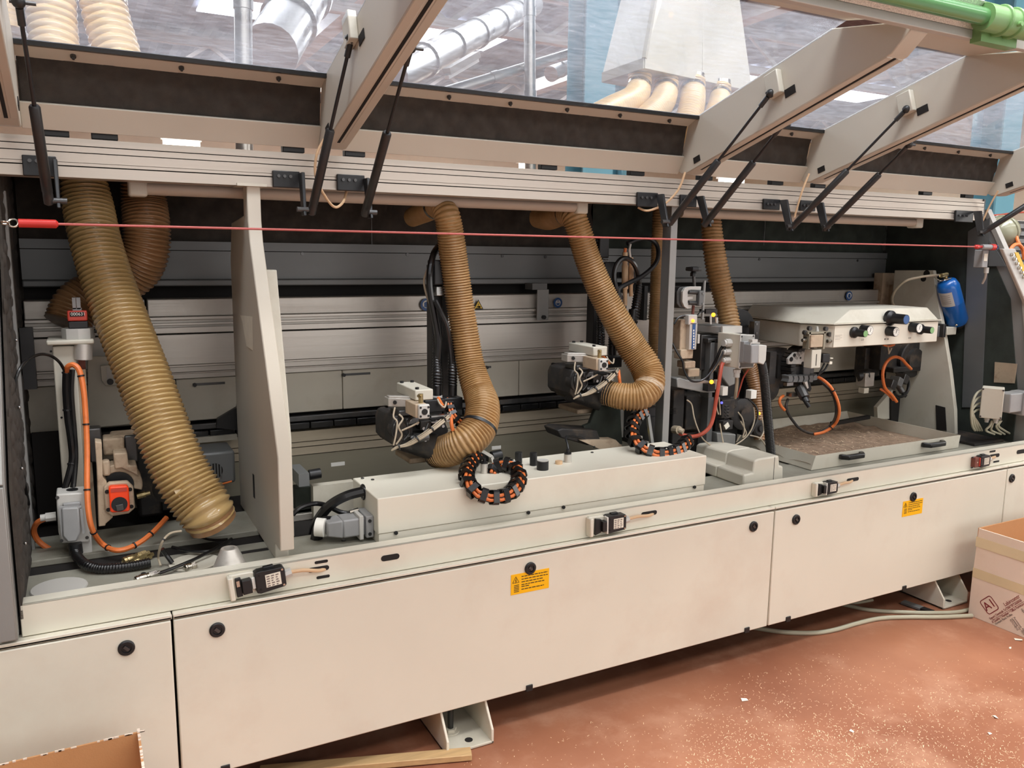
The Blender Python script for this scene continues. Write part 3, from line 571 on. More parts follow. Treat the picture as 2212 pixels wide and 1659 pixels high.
# ---------------------------------------------------------------- gas struts and their brackets
ST = [((105, 432), (72, 228), (40, 4), P(40, 4, -.04).x, (50, 338, 121, 379), (122, 346, 131, 442), 'at the left end of the header rail'),
      ((674, 455), (716, 280), (759, 82), .600, (590, 371, 648, 404), (651, 374, 660, 460), 'beside the top of the slanted divider'),
      ((789, 459), (832, 285), (887, 103), .69, (729, 379, 788, 411), (790, 386, 803, 466), 'right of the second rib foot, above the middle hose'),
      ((1450, 479), (1553, 347), (1664, 202), 1.850, (1377, 417, 1422, 446), (1422, 420, 1441, 486), 'just left of the grey post'),
      ((1524, 483), (1628, 350), (1692, 268), 1.952, (1470, 422, 1506, 446), (1508, 424, 1532, 486), 'right of the grey post'),
      ((1711, 491), (1834, 371), (1958, 236), 2.440, (1650, 431, 1686, 452), (1688, 432, 1709, 496), 'reaching the second rib from the right'),
      ((1784, 492), (1900, 376), (1964, 312), 2.545, (1729, 434, 1763, 455), (1765, 438, 1786, 497), 'behind the second rib from the right'),
      ((2124, 502), (2222, 441), (2330, 372), 3.590, (2064, 456, 2104, 479), (2106, 456, 2121, 508), 'at the right end of the header rail')]
for (p0, pm, p1, xt, bp_, ar, lab) in ST:
    a = P(*p0, .20); e = PX(*p1, xt); f = (math.hypot(pm[0]-p0[0], pm[1]-p0[1])/math.hypot(p1[0]-p0[0], p1[1]-p0[1]))
    lo, hi = 0., 1.
    for _ in range(30):                       # where the thick cylinder ends in the photo
        q = (lo+hi)/2; r_ = (a.lerp(e, q)-CAM); X_ = 1106+FX*r_.dot(rt)/r_.dot(fw); Y_ = 829.5-FX*r_.dot(up)/r_.dot(fw)
        if math.hypot(X_-p0[0], Y_-p0[1]) < f*math.hypot(p1[0]-p0[0], p1[1]-p0[1]): lo = q
        else: hi = q
    mid = a.lerp(e, lo); d = (e-a).normalized()
    t = T('gas_strut', 'black gas strut '+lab, 'gas strut', a, 'gas struts holding the hood')
    M().lathe(a, d, [(.006, -.012), (.011, -.008), (.011, .012), (.0105, .02), (.0115, .022), (.0115, (mid-a).length-.004), (.009, (mid-a).length)], 18).obj('cylinder', 'strut_black', t)
    M().cyl(mid, e-d*.03, .0045, n=12).obj('piston_rod', 'black', t)
    M().cyl(e-d*.045, e-d*.012, .0075, n=12).ball(e, .013).obj('ball_socket', 'strut_black', t)
    sx = 1 if xt > e.x-.001 and False else (1 if (lab[0] == 'b' and 'reaching' not in lab and xt in (.600,)) else 0)
    M().cyl(e-V((.016, 0, 0)), e+V((.03, 0, 0)), .004, n=8).obj('stud', 'steel_dark', t)
    t = T('strut_bracket', 'black two-piece strut bracket '+lab, 'bracket', P(bp_[0], bp_[3], .325), 'strut brackets on the header rail')
    m = M(); m.bp(bp_[0], bp_[1], bp_[2], bp_[3], .318, .01); pl = m.obj('mounting_plate', 'black', t, bev=.002)
    c0 = P((bp_[0]+bp_[2])/2, bp_[1]+10, .318); wd = (P(bp_[2], bp_[1], .318)-P(bp_[0], bp_[1], .318)).x
    for k in (-.3, -.08, .14): M().cyl(c0+V((k*wd, 0, 0)), c0+V((k*wd, -.005, 0)), .0045, n=10).obj('screw', 'steel_dark', t)
    x0 = P(ar[0], ar[1], .318).x; tp, bt = P(ar[0], ar[1], .318).z, P(ar[2], ar[3]-4, .20).z; dx = P(ar[2], ar[3], .20).x-x0
    M().hexa([(x0+dx-.008, .185, bt-.012), (x0+dx+.0, .185, bt-.012), (x0+dx+.0, .215, bt-.012), (x0+dx-.008, .215, bt-.012), (x0-.008, .285, tp), (x0+.002, .285, tp), (x0+.002, .322, tp), (x0-.008, .322, tp)]).obj('arm', 'black', t, bev=.002)
    M().cyl((x0+dx-.022, .2, bt+.004), (x0+dx+.014, .2, bt+.004), .007, n=12).obj('pivot_pin', 'steel_dark', t)
# thin beige hood cables looping from hood to rail
for i, (pp, lab) in enumerate((([(700, 300, .27), (684, 335, .27), (682, 380, .28), (700, 420, .29), (722, 447, .3), (740, 438, .32), (748, 415, .36)], 'looping beside the second strut'),
        ([(1480, 372, .27), (1465, 410, .28), (1436, 440, .3), (1400, 455, .32), (1378, 448, .34)], 'near the grey post'), ([(1748, 375, .27), (1732, 415, .28), (1716, 470, .3)], 'under the second rib from the right'), ([(2156, 412, .27), (2138, 445, .3), (2118, 488, .33)], 'at the right end of the rail'))):
    m = M(); cable(m, pp, .0038); tag(m.obj('hood_cable', 'beige_cable'), 'thin beige hood cable '+lab, 'cable', 'hood cables')
# ---------------------------------------------------------------- red pull cord
t = T('pull_cord', 'red emergency pull cord stretched across the whole machine front', 'pull cord', P(40, 482, .15))
a, b = P(126, 484, .15), P(2106, 533, .15); M().cyl(a, b, .0028, n=8).obj('cord', 'pink_cord', t)
s0, s1 = P(40, 482, .15), P(126, 484, .15); d = (s1-s0).normalized(); M().lathe(s0, d, [(.0095, 0), (.0095, (s1-s0).length*.94), (.0045, (s1-s0).length)], 16).obj('sleeve', 'red', t)
m = M(); m.torus(s0-d*.010, (0, -1, .3), .009, .0022, n=16).torus(s0-d*.026, (0, .3, 1), .009, .0022, n=16); m.cyl(s0-d*.035, s0-d*.075, .0025, n=8).obj('hook', 'nickel', t)
m = M().lathe(b, d, [(.004, 0), (.009, .006), (.009, .022), (.005, .028), (.005, .05)], 12); m.obj('end_fitting', 'red', t)
c = b+d*.045; M().cyl(c, c+d*.06, .011, n=12).obj('switch_plunger', 'grey_plastic', t); M().cyl(c+d*.06, c+d*.085, .013, n=14).obj('reset_ring', 'red', t)
m = M(); m.torus(c+d*.105, (0, -1, 0), .008, .0015, n=12); m.obj('blue_loop', 'sign_blue', t)
m = M(); m.bp(2121, 540, 2137, 578, .16, .04); sb = m.obj('switch_body', 'grey_plastic', t, bev=.003); m = M(); m.bp(2125, 548, 2134, 564, .1585, .001); m.obj('switch_label', 'paper', t)
m = M(); m.cyl(P(2131, 578, .18), P(2130, 590, .18), .010, n=12); cable(m, [(2130, 588, .18), (2128, 600, .19), (2122, 612, .21)], .005); m.obj('cable_gland', 'grey_light', t)
# ---------------------------------------------------------------- dust hoses
HS = [('dust_hose', 'thick amber ribbed dust hose hanging down through the left bay', 'hose_amber', .0135, .07, [(178, 372, .66, 42), (190, 440, .64, 48), (204, 510, .60, 49), (224, 580, .56, 50), (248, 650, .52, 51), (276, 725, .47, 52), (305, 800, .42, 53), (330, 868, .38, 54), (356, 940, .34, 55), (390, 1018, .30, 57), (425, 1075, .27, 57), (446, 1105, .25, 55), (456, 1122, .25, 50)], 1.6),
      ('dust_hose', 'dark brown ribbed hose curving behind the thick amber hose', 'hose_brown', .0105, .07, [(310, 398, .72, 43), (312, 440, .72, 44), (317, 495, .70, 46), (313, 545, .70, 47), (292, 585, .72, 47), (250, 612, .74, 46), (205, 632, .74, 46), (165, 660, .72, 46), (145, 700, .70, 44)], 1.3),
      ('dust_hose', 'tan ribbed hose in the middle bay bending back under a dark cutter head', 'hose_tan', .0088, .07, [(890, 470, .72, 19), (915, 458, .62, 22), (945, 445, .50, 26), (964, 462, .44, 27), (973, 505, .44, 28), (980, 560, .45, 29), (991, 640, .45, 29), (1003, 715, .44, 29), (1016, 790, .42, 30), (1032, 842, .38, 32), (1043, 880, .33, 35), (1034, 925, .29, 37), (1005, 955, .28, 36), (972, 972, .32, 34), (942, 978, .38, 31)], 1.),
      ('dust_hose', 'tan ribbed hose hooking left in front of the grey post', 'hose_tan', .0092, .075, [(1160, 470, .74, 20), (1185, 472, .66, 23), (1212, 462, .56, 25), (1236, 466, .48, 26), (1252, 502, .46, 26), (1270, 560, .46, 27), (1299, 630, .45, 28), (1331, 690, .43, 29), (1366, 750, .41, 31), (1396, 796, .37, 32), (1403, 830, .34, 31), (1386, 853, .33, 30), (1350, 857, .36, 28), (1308, 848, .42, 25)], 1.),
      ('dust_hose', 'narrow ribbed hose partly hidden behind the grey post', 'hose_tan', .0095, .07, [(1427, 436, .72, 15), (1425, 470, .70, 15), (1422, 540, .70, 15), (1418, 640, .70, 14), (1414, 720, .68, 14), (1425, 790, .66, 14), (1450, 850, .66, 14)], 1.),
      ('dust_hose', 'tan ribbed hose with toothed outline right of the grey post', 'hose_tan', .0135, .085, [(1535, 462, .60, 20), (1541, 530, .58, 22), (1551, 590, .56, 23), (1563, 640, .54, 22), (1579, 712, .50, 21)], .8),
      ('dust_hose', 'short brown hose behind the black conduit of the trimming unit', 'hose_brown', .0105, .08, [(1606, 770, .52, 15), (1622, 800, .52, 16), (1634, 845, .50, 15), (1640, 900, .48, 14), (1642, 950, .46, 13)], .9)]
for k, (nm, lab, mt, pit_, amp, pp, sh) in enumerate(HS):
    t = T(nm, lab, 'hose', P(*pp[-1][:3])); m, sm = hose_mesh(pp, pit_, amp, n=28 if k < 4 else 20, sharp=sh); m.obj('tube', mt, t, ang=80)
    if k == 0:
        band(M(), sm, len(sm)-4, .03, 1.02).obj('end_cuff', 'hose_brown', t); m = M(); m.prism([P(*q_, .222) for q_ in ((376, 1060), (392, 1056), (402, 1064), (418, 1072), (410, 1086), (396, 1078), (380, 1068))], (0, .05, 0)); m.obj('torn_sticker', 'tape', t)
    if k == 2: band(M(), sm, 26, .014, 1.10).obj('clamp', 'nickel', t); band(M(), sm, len(sm)-44, .010, 1.08).obj('clamp', 'black', t); band(M(), sm, len(sm)-6, .045, 1.04).obj('collar', 'black_dusty', t)
    if k == 3: band(M(), sm, 34, .008, 1.06).obj('clamp', 'nickel', t); band(M(), sm, len(sm)-40, .020, 1.06).obj('tape_wrap', 'cream_dusty', t); band(M(), sm, len(sm)-4, .03, 1.05).obj('collar', 'black_dusty', t)
# ================================================================ left bay: end trimming column
YC = .50
t = T('adjusting_column', 'dusty cream column with a red digit counter on top in the left bay', 'machine column', P(140, 1180, YC))
a, b = P(112, 745, YC), P(163, 745, YC); zb_ = .618
M().box(a.x, b.x, YC, YC+.10, zb_, P(130, 748, YC).z).obj('column', 'cream_in', t, bev=.004)
a2 = P(185, 800, YC+.02); M().box(b.x, a2.x, YC+.015, YC+.09, zb_, P(170, 800, YC).z).obj('dusty_edge', 'cream_dusty', t)
m = M(); m.bp(100, 733, 203, 747, YC-.02, .14); m.obj('head_plate', 'cream_in', t, bev=.004)
c = P(170, 732, YC+.03); r_ = wpx(c, 32); M().lathe(c, (0, 0, 1), [(r_, 0), (r_, wpx(c, 22)), (r_*.97, wpx(c, 24))], 8).obj('head_block', 'grey_light', t)
m = M(); m.bp(148, 694, 190, 710, YC, .05); m.obj('counter_base', 'black', t, bev=.002)
m = M(); m.bp(146, 671, 188, 694, YC-.002, .05); ct = m.obj('counter', 'red_counter', t, bev=.003); m = M(); m.bp(151, 674, 181, 684, YC-.0032, .001); m.obj('counter_window', 'slot_dark', ct)
text('000631', 'counter_digits', ct, P(152.5, 679, YC-.0035), (1, 0, 0), (0, 0, 1), wpx(P(152, 679, YC), 9.5), 'white')
m = M(); m.bp(157, 643, 163, 668, YC+.01, .02); m.bp(166, 643, 173, 668, YC+.01, .02); m.bp(157, 665, 176, 671, YC+.01, .02); m.obj('counter_shaft', 'grey_plastic', t)
c = P(202, 715, YC+.03); M().cyl(c, c+V((.03, 0, 0)), .006, n=12).cyl(c+V((.024, 0, 0)), c+V((.032, 0, 0)), .011, n=12).obj('clamp_knob', 'black', t)
c = P(180, 776, YC+.0); M().cyl(c, P(180, 742, YC), wpx(c, 18), n=24).obj('bearing_sleeve', 'alu', t)
c = P(174, 910, YC-.01); M().beam(P(186, 1060, YC+.03), P(176, 762, YC+.03), .018, .018, (0, 1, 0)).obj('guide_bar', 'tape_brown', t)
m = M(); m.bp(52, 708, 70, 842, .60, .03); m.obj('side_bar', 'black', t)
for px, py in ((110, 759), (133, 902)): c = P(px, py, YC); M().cyl(c, c+V((0, -.002, 0)), .003, n=8).obj('hole', 'slot_dark', t)
# motor unit with orange position display
YM = .40
t = T('trimming_motor', 'dusty cream cast motor head with bright orange position indicator', 'motor unit', P(250, 1140, YM))
m = M(); m.prism([P(*p, YM) for p in ((205, 954), (220, 956), (222, 1030), (230, 1040), (244, 1118), (228, 1132), (228, 1136), (213, 1138), (209, 1015))], (0, .05, 0)); m.obj('mounting_plate', 'cream_dusty', t, bev=.003)
c = P(256, 1050, YM+.03); R1, R2 = wpx(c, 31), wpx(c, 48); A = [pi*.02+i*pi*.78/14-pi*.12 for i in range(15)]
m = M(); m.prism([c+V((R2*math.cos(q), 0, R2*math.sin(q))) for q in A]+[c+V((R1*math.cos(q), 0, R1*math.sin(q))) for q in A[::-1]], (0, .06, 0)); m.obj('clamp_arch', 'cream_dusty', t, bev=.003)
m = M(); m.prism([P(*p, YM+.02) for p in ((245, 980), (275, 978), (278, 1006), (296, 1006), (300, 1030), (285, 1022), (262, 1012), (248, 1014))], (0, .09, 0)); m.obj('clamp_lug', 'cream_dusty', t, bev=.004)
for q_ in ((224, 945, 268, 985, YM+.08, .07, 'cast_body'), (240, 938, 296, 960, YM+.10, .08, 'cast_cover'), (222, 995, 237, 1030, YM+.01, .03, 'cast_lug')): m = M(); m.bp(*q_[:6]); m.obj(q_[6], 'cream_dusty', t, bev=.006)
m = M(); m.bp(272, 940, 296, 1000, YM+.09, .09); m.obj('side_block', 'steel_dark', t, bev=.004); m = M(); m.bp(195, 925, 218, 1000, YM+.09, .05); m.obj('rear_block', 'steel_dark', t, bev=.004)
M().cyl(c+V((0, .005, 0)), c+V((0, .12, 0)), R1*.98, n=28).obj('rotor', 'black', t)
fl = M().prism([P(*p, YM-.012) for p in ((224, 1052), (236, 1043), (276, 1040), (288, 1052), (292, 1098), (278, 1110), (242, 1116), (228, 1106))], (0, .02, 0)).obj('indicator_flange', 'cream_dusty', t, bev=.004)
oi = M().prism([P(*p, YM-.034) for p in ((235, 1056), (238, 1052), (275, 1050), (278, 1054), (281, 1102), (277, 1105), (242, 1108), (238, 1105))], (0, .024, 0)).obj('position_indicator', 'orange_bright', t, bev=.003)
m = M(); m.prism([P(*p, YM-.035) for p in ((239, 1056), (274, 1053), (274, 1061), (239, 1064))], (0, .002, 0)); m.obj('display_window', 'red_counter', oi)
c = P(258, 1089, YM-.034); M().cyl(c, c+V((0, -.003, 0)), wpx(c, 16), n=28).obj('knob_recess', 'black', oi)
c2 = P(259, 1096, YM-.037); u = V((.97, 0, .12)); M().obox(c2, u*.0095, (0, .004, 0), V((-.12, 0, .97))*.0085).obj('shaft_end', 'steel_dark', oi, bev=.001)
for px, py in ((231, 1062), (281, 1057), (234, 1101), (284, 1094)): c = P(px, py, YM-.012); M().cyl(c, c+V((0, -.0015, 0)), .0055, n=10).obj('screw_hole', 'slot_dark', fl)
a = P(296, 1072, YM+.05); M().cyl(a, a+V((.022, 0, .004)), .009, n=8).cyl(a+V((.022, 0, .004)), a+V((.034, 0, .006)), .006, n=8).obj('hose_nipple', 'brass', t)
# drive motor behind hose
YG = .62
t = T('drive_motor', 'dark grey drive motor with round fan grille beside the slanted divider', 'motor', P(470, 1060, YG))
q = [P(420, 982, YG), P(505, 972, YG)]; z0, z1 = P(460, 1048, YG).z, P(500, 974, YG).z
M().box(P(425, 1000, YG).x, P(508, 1000, YG).x, YG, YG+.14, z0, z1).obj('housing', 'grey_panel', t, bev=.008)
c = P(464, 1017, YG); rr = wpx(c, 16.5); M().cyl(c, c+V((0, -.002, 0)), rr, n=28).obj('fan_opening', 'slot_dark', t)
for k in range(-2, 3): hh = math.sqrt(max(0, 1-(k/2.8)**2))*rr; M().box(c.x+k*rr*.36-.0018, c.x+k*rr*.36+.0018, YG-.005, YG-.002, c.z-hh, c.z+hh).obj('fan_bar', 'grey_panel', t)
m = M(); m.bp(396, 938, 512, 960, YG+.14, .03); m.obj('top_bracket', 'cream_in', t)
m = M(); m.prism([P(*p, .70) for p in ((520, 830), (512, 880), (470, 905), (468, 925), (522, 930))], (0, .02, 0)); m.obj('gusset', 'black', t)
m = M(); m.bp(300, 965, 345, 1120, .60, .16); m.obj('gear_body', 'black_dusty', t, bev=.01); m = M(); m.bp(345, 1030, 420, 1110, .60, .14); m.obj('lower_body', 'black', t, bev=.01)
c = P(350, 1060, .5); M().cyl(c, c+V((.05, .05, 0)), .035, n=18).obj('shaft_collar', 'steel_dark', t)
t = T('swing_plate', 'cream sheet plate with a slotted hole behind the amber hose', 'plate', P(250, 900, .70))
m = M(); m.prism([P(*p, .715) for p in ((190, 770), (300, 770), (380, 850), (384, 905), (190, 925))], (0, .006, 0)); m.obj('sheet', 'cream_in', t)
m = M(); m.prism([P(*p, .70) for p in ((216, 790), (262, 786), (268, 832), (228, 834), (219, 822))], (0, .008, 0)); m.obj('slotted_tab', 'cream_in', t, bev=.002)
m = M(); m.bp(232, 794, 242, 826, .698, .001); m.obj('slot', 'grey_light', t); c = P(238, 824, .70); M().cyl(c, c+V((0, -.012, 0)), .009, n=12).obj('bolt', 'black', t)
# connector box in left bay
YX = .36
t = T('connector_box', 'cream junction box with grey plug hood in the left bay corner', 'connector box', P(150, 1172, YX))
m = M(); m.prism([P(*p, YX) for p in ((121, 1068), (183, 1064), (192, 1150), (194, 1172), (132, 1174), (126, 1150))], (0, .07, 0)); bx = m.obj('box', 'grey_light', t, bev=.004)
m = M(); m.bp(172, 1140, 196, 1205, YX+.01, .05); m.obj('foot_block', 'grey_light', t, bev=.003)
for px, py in ((124, 1075), (133, 1168), (188, 1161)): c = P(px, py, YX); M().cyl(c, c+V((0, -.0015, 0)), .0045, n=10).obj('screw', 'steel_dark', bx)
c = P(156, 1059, YX+.035); M().cyl(c, c+V((0, 0, .003)), .014, n=16).obj('blank_plug', 'black', bx)
m = M(); m.prism([P(*p, YX-.03) for p in ((133, 1098), (170, 1096), (174, 1150), (166, 1170), (146, 1172), (135, 1158))], (0, .03, 0)); hh = m.obj('plug_hood', 'grey_plastic', t, bev=.004)
m = M(); m.bp(136, 1084, 174, 1098, YX-.012, .012); m.obj('hinge_cap', 'grey_plastic', t, bev=.003)
m = M(); m.beam(P(129, 1098, YX-.02), P(136, 1158, YX-.02), .006, .008, (0, 1, 0)); m.beam(P(175, 1096, YX-.02), P(181, 1152, YX-.02), .006, .008, (0, 1, 0)); m.beam(P(129, 1097, YX-.02), P(176, 1095, YX-.02), .006, .008, (0, 1, 0)); m.obj('locking_lever', 'grey_plastic', t)
c = P(121, 1115, YX+.03); M().cyl(c, c-V((.024, 0, 0)), .012, n=8).cyl(c-V((.022, 0, 0)), c-V((.036, 0, 0)), .009, n=12).obj('cable_gland', 'grey_light', t)
c = P(162, 1174, YX-.01); M().cyl(c, P(165, 1196, YX-.01), .0165, n=14).obj('conduit_nut', 'black', t)
def tie(parent, pp, fr, r):
    p_ = path(pp, 8)
    for f in fr:
        i = int(f*(len(p_)-2)); d = (p_[i+1]-p_[i]).normalized(); M().cyl(p_[i]-d*.002, p_[i]+d*.002, r*1.25, n=10).obj('cable_tie', 'black', parent)
def wire(name, lab, pp, r, mat, cat='cable', ties=(), n=8, group=None, extra=None):
    t = T(name, lab, cat, P(*pp[0]), group); m = M(); cable(m, pp, r, n); m.obj('sheath', mat, t); tie(t, pp, ties, r)
    return t
wire('power_cable', 'thick orange cable running down beside the cream column and sweeping right', [(143, 805, .47), (146, 793, .45), (158, 788, .44), (171, 800, .43), (180, 840, .42), (185, 900, .41), (188, 970, .39), (188, 1050, .35), (191, 1105, .33), (200, 1145, .33), D(222, 1176, .640), D(255, 1189, .632), D(295, 1176, .636), D(330, 1150, .655), D(360, 1118, .68)], .0072, 'orange', ties=(.25, .38, .52, .66, .75, .86, .93))
wire('power_cable', 'short orange cable looping in the dark left corner', [(95, 1121, .42), (80, 1130, .43), (73, 1146, .45), (80, 1165, .46), (100, 1182, .46), (125, 1192, .46), (150, 1192, .45)], .0075, 'orange')
pp = [(163, 1188, .35), (167, 1202, .32), D(184, 1219, .632), D(212, 1228, .626), D(250, 1227, .626), D(290, 1222, .626), D(325, 1215, .628)]
t = T('corrugated_conduit', 'glossy black corrugated conduit lying on the bed below the junction box', 'conduit', P(*pp[-1])); m, sm = hose_mesh([q+(10,) for q in pp], .0065, .09, n=18); m.obj('tube', 'rubber', t, ang=80)
wire('control_cable', 'black control cable bundle strapped to the cream column', [(143, 798, .47), (142, 840, .47), (146, 900, .47), (153, 950, .46), (156, 990, .46), (149, 1025, .44), (138, 1062, .42)], .0085, 'rubber', ties=(.05, .3, .75))
wire('control_cable', 'second black cable beside the strapped bundle', [(156, 798, .475), (154, 850, .475), (160, 930, .47), (163, 990, .46), (157, 1060, .42)], .007, 'rubber')
wire('control_cable', 'thin black cable arching over to the left end wall', [(140, 802, .46), (128, 782, .44), (108, 768, .42), (84, 766, .38), (56, 780, .34), (38, 808, .31), (29, 850, .30), (28, 905, .30), (36, 970, .32), (52, 1040, .36), (62, 1090, .40)], .004, 'rubber')
wire('sensor_wire', 'thin orange wire under the fan motor', [(430, 1058, .58), (452, 1052, .58), (478, 1046, .6), (500, 1040, .62)], .003, 'orange')
# air fittings and tools on the bed
def coupling(p, q, lab, mat='nickel'):
    p, q = V(p), V(q); d = q-p; L_ = d.length; t = T('air_coupling', lab, 'coupling', p); dd = d.normalized()
    M().lathe(p, dd, [(.005, 0), (.009, .002), (.010, L_*.12), (.0085, L_*.15), (.010, L_*.2), (.010, L_*.42), (.0085, L_*.45), (.0085, L_*.55)], 14).obj('socket', mat, t)
    M().cyl(p+dd*L_*.55, p+dd*L_*.85, .0105, n=6).obj('hex_nut', mat, t); M().cyl(p+dd*L_*.85, q, .0055, n=10).obj('nipple', mat, t); return t
ZB = .622
coupling(PZ(291, 1254, ZB), PZ(345, 1237, ZB), 'nickel air coupling at the ledge with a black hose plugged in')
coupling(PZ(265, 1213, ZB+.01), PZ(322, 1193, ZB+.012), 'upper nickel air coupling beside the corrugated conduit', 'brass')
coupling(PZ(285, 1216, ZB), PZ(330, 1197, ZB), 'lower nickel air coupling beside the corrugated conduit', 'brass')
coupling(PZ(398, 1228, ZB), PZ(424, 1220, ZB), 'small loose coupling lying in front of the aluminium cone', 'nickel')
M_ = M(); a = PZ(348, 1236, ZB); 
wire('air_hose', 'thin black air hose reaching from the nickel coupling to the hose end', [D(344, 1238), D(372, 1228, .624), D(420, 1208, .627), D(460, 1188, .630), D(488, 1172, .634), D(500, 1164, .636)], .0045, 'rubber')
wire('air_hose', 'black air hose curving along the dark bed edge', [D(372, 1182, .63), D(410, 1190, .628), D(450, 1190, .628), D(480, 1180, .63), D(498, 1168, .634)], .0045, 'rubber')
wire('air_hose', 'black hose stub bending down beside the couplings', [D(350, 1186, .66), D(360, 1200, .64), D(372, 1216, .620)], .006, 'rubber')
wire('air_hose', 'black hose tail crossing the dark pit', [D(420, 1155, .64), D(455, 1166, .632), D(492, 1165, .632)], .0035, 'rubber')
wire('sensor_wire', 'pale wire loop standing on the bed right of the couplings', [D(392, 1147, .70), D(368, 1152, .70), D(352, 1168, .69), D(344, 1190, .66), D(342, 1205, .635), D(347, 1222, .618)], .003, 'wire_pale', ties=(.4,))
c = PZ(497, 1228, .613); tag(M().lathe(c, (0, 0, 1), [(.044, 0), (.042, .006), (.022, .052), (.020, .055), (.014, .055), (.013, .035), (0, .035)], 32).obj('metal_cone', 'alu', None), 'shiny aluminium cone standing on the bed by the safety switch', 'cone')
c = PZ(420, 1216, .613); tag(M().lathe(c, (0, 0, 1), [(.062, 0), (.062, .003), (.056, .004), (.05, .002), (0, .002)], 28).obj('metal_disc', 'cream_in', None), 'flat round plate under the small loose coupling', 'plate')
c = PZ(128, 1270, .613); tag(M().lathe(c, (0, 0, 1), [(.062, 0), (.060, .003), (0, .004)], 28).obj('glass_disc', 'grey_light', None), 'pale round disc lying at the left end of the bed', 'disc')
# ================================================================ middle bay: two cutting units (same build)
def chain(parent, pp, hw, n, incl=None):
    sm = path(pp, 12); ev = even([(p, 0) for p in sm], max(1e-4, sum((sm[i+1]-sm[i]).length for i in range(len(sm)-1))/n)); r = wpx(P(*pp[len(pp)//2]), hw)
    seg = (ev[1][0]-ev[0][0]).length; lm = None
    for i in range(len(ev)-1):
        a, b = ev[i][0], ev[i+1][0]; t_ = (b-a).normalized(); o_ = incl if incl else V((0, -1, .25)); sx = t_.cross(o_).normalized(); oz = sx.cross(t_)
        if lm is None:
            m = M(); ou = [(r*x, r*.9*z) for x, z in ((-1, -.7), (-.7, -1), (.7, -1), (1, -.7), (1, .7), (.7, 1), (-.7, 1), (-1, .7))]; L2 = seg*.27; R_ = []
            for y, k in ((-L2, .86), (-L2, 1), (L2, 1), (L2, .86)): R_.append([V((x*k, y, z*k)) for x, z in ou])
            m.loft(R_, cap=False, closed=True); OFF['_l'] = V((0, 0, 0)); o = m.obj('chain_link', 'rubber', parent); OFF.pop('_l'); o.data.transform(Matrix.Translation(OFF[parent.name])); lm = o.data
        else: o = bpy.data.objects.new('chain_link', lm); C.objects.link(o); o.parent = parent
        c = (a+b)/2-OFF[parent.name]; o.matrix_local = Matrix(((sx.x, t_.x, oz.x, c.x), (sx.y, t_.y, oz.y, c.y), (sx.z, t_.z, oz.z, c.z), (0, 0, 0, 1)))
    for k, (sd, of, mt) in enumerate(((-.62, .45, 'orange'), (-.62, -.3, 'orange'), (.0, .55, 'black'), (.3, -.5, 'black'), (.55, .3, 'rubber'))):
        pts = []
        for i, (p, _) in enumerate(ev):
            j = min(i, len(ev)-2); t_ = (ev[j+1][0]-ev[j][0]).normalized(); o_ = incl if incl else V((0, -1, .25)); sx = t_.cross(o_).normalized(); oz = sx.cross(t_); pts.append(p+sx*r*sd*.0+oz*r*(-sd)*.9+sx*r*of*.8)
        M().tube(pts, r*.24, 7).obj('cable', mt, parent)
YU = .34
